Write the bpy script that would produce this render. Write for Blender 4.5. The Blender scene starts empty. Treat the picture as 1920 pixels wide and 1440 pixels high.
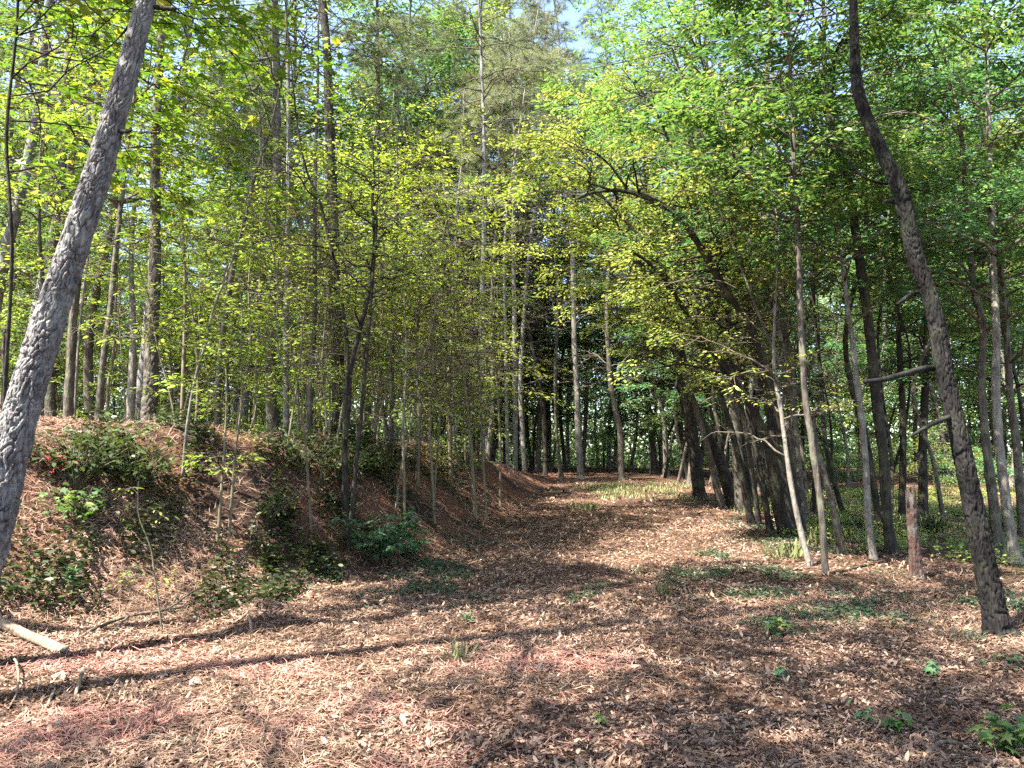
import bpy, math, random
import numpy as np
from mathutils import Vector

random.seed(7)
SC = bpy.context.scene
COL = SC.collection
R = math.radians

# ------------------------------------------------------------------ camera, light, exposure
EYE = 1.6
FPX = 1430.0                      # focal length in pixels of the 1920 px wide photograph
PITCH = math.atan((868 - 720) / FPX)
cam_data = bpy.data.cameras.new("camera")
cam_data.sensor_width = 36.0
cam_data.lens = 36.0 * FPX / 1920.0
cam_data.clip_start = 0.05
cam_data.clip_end = 2000
cam = bpy.data.objects.new("camera", cam_data)
COL.objects.link(cam)
cam.location = (0, 0, EYE)
cam.rotation_euler = (math.pi / 2 + PITCH, 0, 0)
SC.camera = cam

SUN_EL = R(58)
SUN_XY = (-0.84, -0.54)          # where the sun stands, seen from above
world = bpy.data.worlds.new("World")
SC.world = world
world.use_nodes = True
wn = world.node_tree
wn.nodes.clear()
sky = wn.nodes.new("ShaderNodeTexSky")
sky.sky_type = 'NISHITA'
sky.sun_disc = False
sky.sun_elevation = SUN_EL
sky.sun_rotation = math.atan2(SUN_XY[0], SUN_XY[1])
sky.air_density = 1.0
sky.dust_density = 1.5
bg = wn.nodes.new("ShaderNodeBackground")
bg.inputs["Strength"].default_value = 0.095
wo = wn.nodes.new("ShaderNodeOutputWorld")
wn.links.new(sky.outputs[0], bg.inputs[0])
wn.links.new(bg.outputs[0], wo.inputs[0])

sun_data = bpy.data.lights.new("sun", 'SUN')
sun_data.energy = 5.0
sun_data.angle = R(0.5)
sun_data.color = (1.0, 0.95, 0.86)
sun = bpy.data.objects.new("sun", sun_data)
COL.objects.link(sun)
sd = Vector((-SUN_XY[0], -SUN_XY[1], -math.tan(SUN_EL)))
sun.rotation_euler = sd.to_track_quat('-Z', 'Y').to_euler()
sun.location = (-20, -15, 30)

SC.view_settings.view_transform = 'Standard'
SC.view_settings.look = 'None'
SC.view_settings.exposure = 2.78
SC.view_settings.gamma = 1.0
SC.cycles.max_bounces = 9
SC.cycles.diffuse_bounces = 6
SC.cycles.glossy_bounces = 2
SC.cycles.transmission_bounces = 6
SC.cycles.use_denoising = False
SC.cycles.use_adaptive_sampling = True
SC.cycles.adaptive_threshold = 0.02

# ------------------------------------------------------------------ numpy helpers
def _h(ix, iy, seed):
    h = (ix.astype(np.int64) * 374761393 + iy.astype(np.int64) * 668265263 + seed * 974711) & 0xffffffff
    h = ((h ^ (h >> 13)) * 1274126177) & 0xffffffff
    h = ((h ^ (h >> 16)) * 2246822519) & 0xffffffff
    return ((h ^ (h >> 15)) & 0xffffff) / float(0xffffff)

def vnoise(x, y, seed=0, px=0):
    x = np.asarray(x, float); y = np.asarray(y, float)
    ix = np.floor(x); iy = np.floor(y)
    fx = x - ix; fy = y - iy
    fx = fx * fx * (3 - 2 * fx); fy = fy * fy * (3 - 2 * fy)
    ix1 = ix + 1
    if px:
        ix = np.mod(ix, px); ix1 = np.mod(ix1, px)
    a = _h(ix, iy, seed); b = _h(ix1, iy, seed)
    c = _h(ix, iy + 1, seed); d = _h(ix1, iy + 1, seed)
    return (a * (1 - fx) + b * fx) * (1 - fy) + (c * (1 - fx) + d * fx) * fy

def fbm(x, y, seed=0, octv=4):
    x = np.asarray(x, float); y = np.asarray(y, float)
    s = 0; a = 0.5
    for o in range(octv):
        s = s + a * (vnoise(x, y, seed + o * 17) - 0.5)
        x = x * 2.03; y = y * 2.03; a *= 0.5
    return s

def cellular(x, y, px, seed):
    """F2 - F1 and the cell's own random number; x wraps after px cells"""
    ix = np.floor(x); iy = np.floor(y)
    f1 = np.full(x.shape, 9.0); f2 = np.full(x.shape, 9.0); cid = np.zeros(x.shape)
    for dx in (-1, 0, 1):
        for dy in (-1, 0, 1):
            cx = ix + dx; cy = iy + dy
            wx = np.mod(cx, px)
            jx = cx + 0.1 + 0.8 * _h(wx, cy, seed); jy = cy + 0.1 + 0.8 * _h(wx, cy, seed + 5)
            d = np.sqrt((x - jx) ** 2 + (y - jy) ** 2)
            new = d < f1
            f2 = np.where(new, f1, np.minimum(f2, d))
            cid = np.where(new, _h(wx, cy, seed + 9), cid)
            f1 = np.where(new, d, f1)
    return f2 - f1, cid

def sstep(t):
    t = np.clip(t, 0, 1)
    return t * t * (3 - 2 * t)

def nrm(v):
    return v / np.maximum(np.linalg.norm(v, axis=-1, keepdims=True), 1e-9)

class Mesh:
    """collects vertex blocks and face blocks and links them as ONE mesh"""
    def __init__(self):
        self.v = []; self.f = []; self.n = 0; self.split = None
    def add(self, v, f):
        v = np.asarray(v, np.float32).reshape(-1, 3)
        self.v.append(v); self.f.append(np.asarray(f, np.int64) + self.n)
        self.n += len(v)
    def data(self, name, mat, smooth=False):
        me = bpy.data.meshes.new(name)
        if not self.v:
            return me
        v = np.concatenate(self.v)
        me.vertices.add(len(v))
        me.vertices.foreach_set("co", v.ravel())
        loops = np.concatenate([f.ravel() for f in self.f])
        tot = np.concatenate([np.full(len(f), f.shape[1]) for f in self.f])
        start = np.concatenate([[0], np.cumsum(tot)[:-1]])
        me.loops.add(len(loops))
        me.loops.foreach_set("vertex_index", loops.astype(np.int32))
        me.polygons.add(len(tot))
        me.polygons.foreach_set("loop_start", start.astype(np.int32))
        me.polygons.foreach_set("loop_total", tot.astype(np.int32))
        if smooth:
            me.polygons.foreach_set("use_smooth", np.ones(len(tot), bool))
        if self.split is not None:                  # limbs first, leaves after: two materials in one mesh
            mi = np.concatenate([np.full(len(f), 0 if a < self.split else 1) for a, f in enumerate(self.f)])
            me.polygons.foreach_set("material_index", mi.astype(np.int32))
        me.update(calc_edges=True)
        for q in (mat if isinstance(mat, (list, tuple)) else [mat]):
            me.materials.append(q)
        return me

def obj(name, me, parent=None, loc=None):
    o = bpy.data.objects.new(name, me)
    COL.objects.link(o)
    if parent is not None:
        o.parent = parent
    if loc is not None:
        o.location = loc
    return o

def tag(o, label=None, cat=None, group=None, kind=None):
    if label: o["label"] = label
    if cat: o["category"] = cat
    if group: o["group"] = group
    if kind: o["kind"] = kind
    return o

def thing(name, loc, label, cat, group=None):
    o = bpy.data.objects.new(name, None)
    o.empty_display_size = 0.2
    COL.objects.link(o)
    o.location = loc
    return tag(o, label, cat, group)

def dup(src, loc, rz=0.0, sc=1.0, label=None, group=None, tilt=(0, 0)):
    c = src.copy(); COL.objects.link(c)
    c.location = loc; c.rotation_euler = (tilt[0], tilt[1], rz); c.scale = (sc, sc, sc)
    if label: c["label"] = label
    if group: c["group"] = group
    for ch in list(src.children):
        d = ch.copy(); COL.objects.link(d); d.parent = c
    return c

def tubes(m, P, rad, k=4):
    """P (N,S,3) polylines, rad (N,S) -> tubes in mesh m"""
    P = np.asarray(P, float)
    if P.ndim == 2:
        P = P[None]; rad = np.asarray(rad)[None]
    N, S, _ = P.shape
    T = nrm(np.gradient(P, axis=1))
    mean = nrm(P[:, -1] - P[:, 0])
    ref = np.where(np.abs(mean[:, 2:3]) > 0.8, np.array([[1.0, 0.2, 0]]), np.array([[0, 0, 1.0]]))[:, None, :]
    A = nrm(np.cross(T, np.broadcast_to(ref, T.shape)))
    B = np.cross(T, A)
    th = np.arange(k) / k * 2 * math.pi
    V = P[:, :, None, :] + rad[:, :, None, None] * (np.cos(th)[None, None, :, None] * A[:, :, None, :] + np.sin(th)[None, None, :, None] * B[:, :, None, :])
    base = (np.arange(N) * S * k)[:, None, None] + (np.arange(S - 1) * k)[None, :, None]
    j = np.arange(k)[None, None, :]; j1 = (j + 1) % k
    F = np.stack([base + j, base + j1, base + k + j1, base + k + j], -1).reshape(-1, 4)
    m.add(V.reshape(-1, 3), F)
    caps = (np.arange(N) * S * k)[:, None] + np.arange(k)[None, :]
    m.f.append(caps[:, ::-1] + m.n - N * S * k)
    m.f.append(caps + (S - 1) * k + m.n - N * S * k)

# leaf outlines: (along, across, lift)
def _star():
    pts = [(0.0, 0.0, 0.0)]
    seq = [(118, .46), (88, .22), (57, .58), (28, .24), (0, .66), (-28, .24), (-57, .58), (-88, .22), (-118, .46)]
    for a, r in seq:
        a = R(a)
        pts.append((0.36 + r * math.cos(a), r * math.sin(a), 0.22 * r * r * -0.6))
    return np.array(pts)
SHAPES = {
    'star': _star(),
    'oval': np.array([(0, 0, 0), (.28, .19, .05), (.66, .17, .03), (1, 0, -.06), (.66, -.17, .03), (.28, -.19, .05)]),
    'rhomb': np.array([(0, 0, 0), (.45, .24, .03), (1, 0, -.05), (.45, -.24, .03)]),
    'needle': np.array([(0, .012, 0), (0, -.012, 0), (1, 0, -.05)]),
    'blade': np.array([(0, .011, 0), (0, -.011, 0), (.6, -.009, .0), (1, 0, -.18), (.6, .009, .0)]),
    'curl': np.array([(0, 0, 0.0), (.25, .15, .15), (.62, .19, .10), (1, .03, 0.16), (.7, -.14, .2), (.3, -.17, .07)]),
}
def leaves(m, pos, axis, normal, size, shape):
    T = SHAPES[shape]
    n = len(pos)
    if n == 0:
        return
    a = nrm(axis); b = nrm(np.cross(normal, a)); c = np.cross(a, b)
    s = np.broadcast_to(np.asarray(size, float), (n,))[:, None, None]
    V = pos[:, None, :] + s * (T[None, :, 0:1] * a[:, None, :] + T[None, :, 1:2] * b[:, None, :] + T[None, :, 2:3] * c[:, None, :])
    k = len(T)
    F = np.arange(n * k).reshape(n, k)
    m.add(V.reshape(-1, 3), F)

# ------------------------------------------------------------------ terrain shape
def _sm(y, ys, xs, w=1.6):
    return (np.interp(y - w, ys, xs) + 2 * np.interp(y, ys, xs) + np.interp(y + w, ys, xs)) / 4
TOE_Y = [-30, 0, 4, 6.7, 9, 12.7, 17, 23.6, 34, 42, 60, 120]
TOE_X = [-10, -8, -6.2, -4.7, -3.0, -0.75, -0.1, 0.5, 1.9, 2.6, 0, -10]
def toe_x(y): return _sm(y, TOE_Y, TOE_X)
def road_z(y): return 0.03 * np.clip(y - 10, 0, 42)
def crest_z(y): return _sm(y, [0, 10, 24, 30, 36, 42, 60], [2.15, 2.1, 2.05, 1.75, 1.25, 1.0, 1.3])
def bank_w(y): return np.interp(y, [0, 9, 12, 28, 36], [3.3, 3.3, 3.0, 2.6, 2.2])
def height(x, y):
    x = np.asarray(x, float); y = np.asarray(y, float)
    zr = road_z(y)
    d = toe_x(y) - x + 0.55 * fbm(x * .55, y * .55, 3, 3)
    t = d / bank_w(y)
    s = sstep(t)
    z = zr + (crest_z(y) - zr) * s
    on = np.clip(np.minimum(t * 3, (1.6 - t) * 2), 0, 1)
    z = z + on * 0.45 * fbm(x * 0.8, y * 0.8, 11, 4)
    z = z + 0.14 * fbm(x * .35, y * .35, 23, 3) + 0.07 * fbm(x * 2.2, y * 2.2, 29, 3)
    z = z + 0.22 * np.exp(-(((x + 2.55) / .38) ** 2 + ((y - 7.9) / .35) ** 2))      # heap of needles at the foot of the bank
    z = z - 0.25 * sstep((x - 6.5) / 7)
    return z
def hz(x, y): return float(height(np.array([x]), np.array([y]))[0])
def hn(x, y):
    e = 0.06
    return nrm(np.stack([-(height(x + e, y) - height(x - e, y)) / (2 * e), -(height(x, y + e) - height(x, y - e)) / (2 * e), np.ones_like(x)], -1))

def straw_share(x, y):
    """0 .. 1: where needles lie instead of leaves (the bank and the heap)"""
    t = (toe_x(y) + .5 - x) / bank_w(y)
    return np.clip(sstep(t * 2.2) * (1 - .6 * sstep((t - 1.6) * .8)) + .5 * fbm(x * .7, y * .7, 55, 3), 0, 1)
# a pixel of the 1920 x 1440 photograph at distance Y from the camera -> point in the world
CP, SP = math.cos(PITCH), math.sin(PITCH)
def at(px, py, Y):
    dx = (px - 960) / FPX; dy = (720 - py) / FPX
    d = np.array([dx, CP - dy * SP, SP + dy * CP])
    t = Y / d[1]
    return np.array([0, 0, EYE]) + d * t
def on_ground(px, py):
    dx = (px - 960) / FPX; dy = (720 - py) / FPX
    d = np.array([dx, CP - dy * SP, SP + dy * CP])
    ts = np.linspace(3, 90, 1800)
    P = np.array([0, 0, EYE])[None] + ts[:, None] * d[None]
    below = P[:, 2] < height(P[:, 0], P[:, 1])
    i = int(np.argmax(below)) if below.any() else len(ts) - 1
    return P[i]

# ------------------------------------------------------------------ materials
def new_mat(name):
    m = bpy.data.materials.new(name); m.use_nodes = True
    nt = m.node_tree; nt.nodes.clear()
    out = nt.nodes.new("ShaderNodeOutputMaterial")
    return m, nt, out
def N(nt, typ, **kw):
    n = nt.nodes.new(typ)
    for k, v in kw.items():
        setattr(n, k, v)
    return n
def ramp(nt, cols, pos=None, interp='LINEAR'):
    r = nt.nodes.new("ShaderNodeValToRGB")
    r.color_ramp.interpolation = interp
    e = r.color_ramp.elements
    n = len(cols)
    pos = pos or [i / (n - 1) for i in range(n)]
    while len(e) < n: e.new(0.5)
    for i in range(n):
        e[i].position = pos[i]; e[i].color = (*cols[i], 1)
    return r
def mixc(nt, fac, a, b, mode='MIX'):
    mx = nt.nodes.new("ShaderNodeMix"); mx.data_type = 'RGBA'; mx.blend_type = mode
    for sock, v in ((mx.inputs[0], fac), (mx.inputs[6], a), (mx.inputs[7], b)):
        if hasattr(v, 'links'): nt.links.new(v, sock)
        elif isinstance(v, tuple): sock.default_value = (*v, 1)
        else: sock.default_value = v
    return mx.outputs[2]

def leaf_mat(name, cols, pos=None, transl=0.4, tint=(1.3, 1.3, 0.75), rough=0.5, var=0.35, patch=None):
    m, nt, out = new_mat(name)
    g = N(nt, "ShaderNodeNewGeometry"); oi = N(nt, "ShaderNodeObjectInfo")
    r = ramp(nt, cols, pos)
    nt.links.new(g.outputs["Random Per Island"], r.inputs[0])
    hsv = N(nt, "ShaderNodeHueSaturation")
    mr = N(nt, "ShaderNodeMapRange")
    mr.inputs[3].default_value = 1 - var; mr.inputs[4].default_value = 1 + var
    nt.links.new(oi.outputs["Random"], mr.inputs[0])
    nt.links.new(mr.outputs[0], hsv.inputs["Value"])
    nt.links.new(r.outputs[0], hsv.inputs["Color"])
    if patch:                                       # bleached and rotted areas of the litter
        tc = N(nt, "ShaderNodeTexCoord"); nz = N(nt, "ShaderNodeTexNoise")
        nz.inputs["Scale"].default_value = 1.1; nz.inputs["Detail"].default_value = 4
        nt.links.new(tc.outputs["Object"], nz.inputs[0])
        rp = ramp(nt, [patch, (1, 1, 1), (1.15, 1.15, 1.15)], [.36, .5, .66]); nt.links.new(nz.outputs[0], rp.inputs[0])
        m0 = mixc(nt, 1.0, r.outputs[0], rp.outputs[0], 'MULTIPLY'); nt.links.new(m0, hsv.inputs["Color"])
    p = N(nt, "ShaderNodeBsdfPrincipled")
    p.inputs["Roughness"].default_value = rough
    p.inputs["Specular IOR Level"].default_value = 0.35
    nt.links.new(hsv.outputs[0], p.inputs["Base Color"])
    tr = N(nt, "ShaderNodeBsdfTranslucent")
    nt.links.new(mixc(nt, 1.0, hsv.outputs[0], tint, 'MULTIPLY'), tr.inputs[0])
    mx = N(nt, "ShaderNodeMixShader"); mx.inputs[0].default_value = transl
    nt.links.new(p.outputs[0], mx.inputs[1]); nt.links.new(tr.outputs[0], mx.inputs[2])
    nt.links.new(mx.outputs[0], out.inputs[0])
    return m

def bark_mat(name, dark, light, scale=14, stretch=0.25, bump=0.5, lichen=None, lich=0.0):
    m, nt, out = new_mat(name)
    tc = N(nt, "ShaderNodeTexCoord"); mp = N(nt, "ShaderNodeMapping")
    mp.inputs["Scale"].default_value = (1, 1, stretch)
    nt.links.new(tc.outputs["Object"], mp.inputs[0])
    n1 = N(nt, "ShaderNodeTexNoise"); n1.inputs["Scale"].default_value = scale; n1.inputs["Detail"].default_value = 6; n1.inputs["Roughness"].default_value = .65
    vo = N(nt, "ShaderNodeTexVoronoi"); vo.inputs["Scale"].default_value = scale * 1.6; vo.feature = 'DISTANCE_TO_EDGE'
    nt.links.new(mp.outputs[0], n1.inputs[0]); nt.links.new(mp.outputs[0], vo.inputs[0])
    r = ramp(nt, [dark, light], [.32, .72]); nt.links.new(n1.outputs[0], r.inputs[0])
    col = r.outputs[0]
    if lichen:
        n2 = N(nt, "ShaderNodeTexNoise"); n2.inputs["Scale"].default_value = 3.5; n2.inputs["Detail"].default_value = 5
        nt.links.new(tc.outputs["Object"], n2.inputs[0])
        r2 = ramp(nt, [(0, 0, 0), (lich, lich, lich)], [.5, .68]); nt.links.new(n2.outputs[0], r2.inputs[0])
        col = mixc(nt, r2.outputs[0], col, lichen)
    p = N(nt, "ShaderNodeBsdfPrincipled"); p.inputs["Roughness"].default_value = 0.9; p.inputs["Specular IOR Level"].default_value = 0.12
    nt.links.new(col, p.inputs["Base Color"])
    ad = N(nt, "ShaderNodeMath", operation='MULTIPLY_ADD'); ad.inputs[1].default_value = 0.7
    mn = N(nt, "ShaderNodeMath", operation='MINIMUM'); mn.inputs[1].default_value = 0.25
    nt.links.new(vo.outputs[0], mn.inputs[0])
    nt.links.new(n1.outputs[0], ad.inputs[0]); nt.links.new(mn.outputs[0], ad.inputs[2])
    bp = N(nt, "ShaderNodeBump"); bp.inputs["Strength"].default_value = bump; bp.inputs["Distance"].default_value = 0.03
    nt.links.new(ad.outputs[0], bp.inputs["Height"]); nt.links.new(bp.outputs[0], p.inputs["Normal"])
    nt.links.new(p.outputs[0], out.inputs[0])
    return m

M = {}
M['bark_pine'] = bark_mat('grey_pine_bark', (0.045, 0.040, 0.038), (0.25, 0.235, 0.228), 22, .35, .8, (0.27, 0.275, 0.25), .45)
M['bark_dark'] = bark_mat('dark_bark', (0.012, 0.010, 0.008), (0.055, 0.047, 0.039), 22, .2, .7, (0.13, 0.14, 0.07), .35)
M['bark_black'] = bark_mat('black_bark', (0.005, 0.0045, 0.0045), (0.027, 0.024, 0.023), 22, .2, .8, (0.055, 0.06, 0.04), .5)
M['bark_brown'] = bark_mat('brown_grey_bark', (0.035, 0.028, 0.022), (0.13, 0.112, 0.092), 18, .2, .6, (0.20, 0.21, 0.14), .5)
M['bark_pale'] = bark_mat('pale_bark', (0.07, 0.06, 0.048), (0.22, 0.20, 0.17), 20, .25, .5, (0.24, 0.25, 0.20), .5)
M['bark_sapling'] = bark_mat('sapling_bark', (0.085, 0.07, 0.045), (0.20, 0.175, 0.115), 20, .2, .3)
M['twig'] = bark_mat('twig_bark', (0.05, 0.04, 0.03), (0.15, 0.125, 0.095), 20, .3, .2)
M['deadwood'] = bark_mat('weathered_wood', (0.10, 0.07, 0.048), (0.32, 0.25, 0.18), 16, .3, .8, (0.10, 0.085, 0.065), .7)
M['snag'] = bark_mat('peeled_red_wood', (0.035, 0.022, 0.018), (0.17, 0.105, 0.082), 18, .12, 1.0, (0.17, 0.165, 0.145), 1.0)
YG = [(0.09, 0.155, 0.025), (0.18, 0.25, 0.045), (0.28, 0.33, 0.07), (0.12, 0.20, 0.035)]
M['leaf_yellow'] = leaf_mat('yellow_green_leaf', YG + [(0.34, 0.30, 0.06)], [0, .35, .7, .92, 1], .42, var=.25)
M['leaf_lemon'] = leaf_mat('lemon_leaf', [(0.20, 0.26, 0.03), (0.30, 0.36, 0.05), (0.38, 0.43, 0.08)], None, .45, var=.1)
M['leaf_star'] = leaf_mat('star_leaf', [(0.06, 0.12, 0.015), (0.10, 0.18, 0.02), (0.17, 0.24, 0.03), (0.26, 0.28, 0.03), (0.30, 0.26, 0.04)], [0, .45, .85, .96, 1], .45)
M['leaf_green'] = leaf_mat('green_leaf', [(0.045, 0.10, 0.03), (0.082, 0.155, 0.045), (0.14, 0.22, 0.06), (0.22, 0.25, 0.07), (0.36, 0.24, 0.09)], [0, .5, .86, .97, 1], .4)
M['leaf_olive'] = leaf_mat('olive_leaf', [(0.10, 0.15, 0.035), (0.19, 0.24, 0.055), (0.30, 0.31, 0.09), (0.40, 0.33, 0.15)], [0, .45, .9, 1], .4)
M['leaf_cool'] = leaf_mat('cool_green_leaf', [(0.04, 0.115, 0.05), (0.075, 0.18, 0.07), (0.13, 0.26, 0.09), (0.2, 0.27, 0.08)], [0, .5, .9, 1], .4)
M['leaf_shrub'] = leaf_mat('shrub_leaf', [(0.04, 0.11, 0.045), (0.07, 0.155, 0.065), (0.12, 0.21, 0.09)], None, .3)
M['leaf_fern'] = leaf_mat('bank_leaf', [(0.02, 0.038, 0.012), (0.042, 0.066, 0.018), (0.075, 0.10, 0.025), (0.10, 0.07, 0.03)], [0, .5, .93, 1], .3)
M['needle'] = leaf_mat('pine_needle', [(0.10, 0.14, 0.065), (0.16, 0.20, 0.10), (0.25, 0.27, 0.16), (0.24, 0.19, 0.13)], None, .25)
M['grass'] = leaf_mat('grass_blade', [(0.15, 0.19, 0.06), (0.26, 0.29, 0.11), (0.38, 0.38, 0.2), (0.45, 0.40, 0.25)], [0, .5, .9, 1], .4)
M['clover'] = leaf_mat('ground_leaf', [(0.022, 0.045, 0.022), (0.04, 0.07, 0.034), (0.075, 0.11, 0.06)], None, .25)
M['dry_leaf'] = leaf_mat('dry_leaf', [(0.029, 0.017, 0.012), (0.109, 0.064, 0.044), (0.197, 0.124, 0.087), (0.294, 0.2, 0.142), (0.403, 0.296, 0.221)], [0, .28, .6, .88, 1], .15, (1.1, .95, .8), .7, 0, (.42, .34, .30))
M['straw'] = leaf_mat('pine_straw', [(0.123, 0.065, 0.041), (0.246, 0.15, 0.099), (0.377, 0.262, 0.182)], None, .1, (1.1, .95, .8), .7, 0)
M['straw_red'] = leaf_mat('red_pine_straw', [(0.24, 0.085, 0.065), (0.40, 0.17, 0.135), (0.46, 0.25, 0.2)], None, .1, (1.1, .9, .8), .7, 0)
M['leaf_weed'] = leaf_mat('weed_leaf', [(0.10, 0.16, 0.04), (0.19, 0.25, 0.06), (0.30, 0.34, 0.11)], None, .4)
M['leaf_red'] = leaf_mat('red_leaf', [(0.22, 0.02, 0.025), (0.38, 0.05, 0.05)], None, .3, (1.1, .8, .8))

def ground_mat():
    m, nt, out = new_mat('litter_ground')
    tc = N(nt, "ShaderNodeTexCoord")
    nz = N(nt, "ShaderNodeTexNoise"); nz.inputs["Scale"].default_value = 6; nz.inputs["Detail"].default_value = 3
    nt.links.new(tc.outputs["Object"], nz.inputs[0])
    warp = mixc(nt, 0.06, tc.outputs["Object"], nz.outputs["Color"], 'ADD')
    vo = N(nt, "ShaderNodeTexVoronoi"); vo.inputs["Scale"].default_value = 19
    nt.links.new(warp, vo.inputs[0])
    sep = N(nt, "ShaderNodeSeparateColor"); nt.links.new(vo.outputs["Color"], sep.inputs[0])
    r1 = ramp(nt, [(0.037, 0.019, 0.013), (0.089, 0.048, 0.031), (0.148, 0.089, 0.059), (0.222, 0.148, 0.104)], [0, .35, .72, 1])
    nt.links.new(sep.outputs[0], r1.inputs[0])
    fine = N(nt, "ShaderNodeTexNoise"); fine.inputs["Scale"].default_value = 55; fine.inputs["Detail"].default_value = 5; fine.inputs["Roughness"].default_value = .7
    nt.links.new(tc.outputs["Object"], fine.inputs[0])
    rf = ramp(nt, [(0.35, 0.33, 0.32), (1.35, 1.33, 1.3)], [.3, .7]); nt.links.new(fine.outputs[0], rf.inputs[0])
    col = mixc(nt, 1.0, r1.outputs[0], rf.outputs[0], 'MULTIPLY')
    # patches of humus
    big = N(nt, "ShaderNodeTexNoise"); big.inputs["Scale"].default_value = .9; big.inputs["Detail"].default_value = 5
    nt.links.new(tc.outputs["Object"], big.inputs[0])
    rb = ramp(nt, [(0, 0, 0), (.75, .75, .75)], [.52, .66]); nt.links.new(big.outputs[0], rb.inputs[0])
    col = mixc(nt, rb.outputs[0], col, (0.075, 0.045, 0.03))
    att = N(nt, "ShaderNodeAttribute"); att.attribute_name = 'straw'
    wv = N(nt, "ShaderNodeTexNoise"); wv.inputs["Scale"].default_value = 30; wv.inputs["Detail"].default_value = 5; wv.inputs["Distortion"].default_value = 2.5
    nt.links.new(tc.outputs["Object"], wv.inputs[0])
    rs = ramp(nt, [(0.039, 0.017, 0.011), (0.117, 0.055, 0.033), (0.226, 0.125, 0.078)], [.32, .5, .7]); nt.links.new(wv.outputs[0], rs.inputs[0])
    soil = ramp(nt, [(0, 0, 0), (.9, .9, .9)], [.5, .6]); nt.links.new(big.outputs[0], soil.inputs[0])
    st = mixc(nt, soil.outputs[0], rs.outputs[0], (0.035, 0.024, 0.02))
    col = mixc(nt, att.outputs["Fac"], col, st)
    p = N(nt, "ShaderNodeBsdfPrincipled"); p.inputs["Roughness"].default_value = .95; p.inputs["Specular IOR Level"].default_value = .1
    nt.links.new(col, p.inputs["Base Color"])
    ad = N(nt, "ShaderNodeMath", operation='ADD')
    nt.links.new(vo.outputs["Distance"], ad.inputs[0]); nt.links.new(fine.outputs[0], ad.inputs[1])
    bp = N(nt, "ShaderNodeBump"); bp.inputs["Strength"].default_value = .9; bp.inputs["Distance"].default_value = .035
    nt.links.new(ad.outputs[0], bp.inputs["Height"]); nt.links.new(bp.outputs[0], p.inputs["Normal"])
    nt.links.new(p.outputs[0], out.inputs[0])
    return m
M['ground'] = ground_mat()

# ------------------------------------------------------------------ the ground: one sheet
def build_ground():
    xs = np.concatenate([np.linspace(-320, -40, 20), np.arange(-38, -12, 1.0), np.arange(-12, 11, .11), np.arange(11, 40, 1.0), np.linspace(42, 320, 20)])
    ys = np.concatenate([np.linspace(-120, -10, 12), np.arange(-8, 2.4, .8), np.arange(2.4, 18, .10), np.arange(18, 45, .22), np.arange(45, 90, 1.5), np.linspace(92, 420, 22)])
    X, Y = np.meshgrid(xs, ys)
    Z = height(X, Y)
    m = Mesh()
    nx, ny = len(xs), len(ys)
    i = np.arange(nx - 1)[None, :] + (np.arange(ny - 1) * nx)[:, None]
    F = np.stack([i, i + 1, i + nx + 1, i + nx], -1).reshape(-1, 4)
    m.add(np.stack([X, Y, Z], -1), F)
    me = m.data('ground', M['ground'], True)
    at_ = me.attributes.new('straw', 'FLOAT', 'POINT')
    at_.data.foreach_set('value', straw_share(X, Y).ravel().astype(np.float32))
    tag(obj('ground', me), kind='structure')
build_ground()

# ------------------------------------------------------------------ trunks
def catmull(P, n):
    P = np.asarray(P, float)
    Q = np.vstack([2 * P[0] - P[1], P, 2 * P[-1] - P[-2]])
    seg = np.linalg.norm(np.diff(P[:, :3], axis=0), axis=1)
    s = np.concatenate([[0], np.cumsum(seg)])
    u = np.linspace(0, s[-1], n)
    i = np.clip(np.searchsorted(s, u, side='right') - 1, 0, len(P) - 2)
    t = ((u - s[i]) / np.maximum(seg[i], 1e-6))[:, None]
    p0, p1, p2, p3 = Q[i], Q[i + 1], Q[i + 2], Q[i + 3]
    return 0.5 * ((2 * p1) + (-p0 + p2) * t + (2 * p0 - 5 * p1 + 4 * p2 - p3) * t ** 2 + (-p0 + 3 * p1 - 3 * p2 + p3) * t ** 3), u

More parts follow.
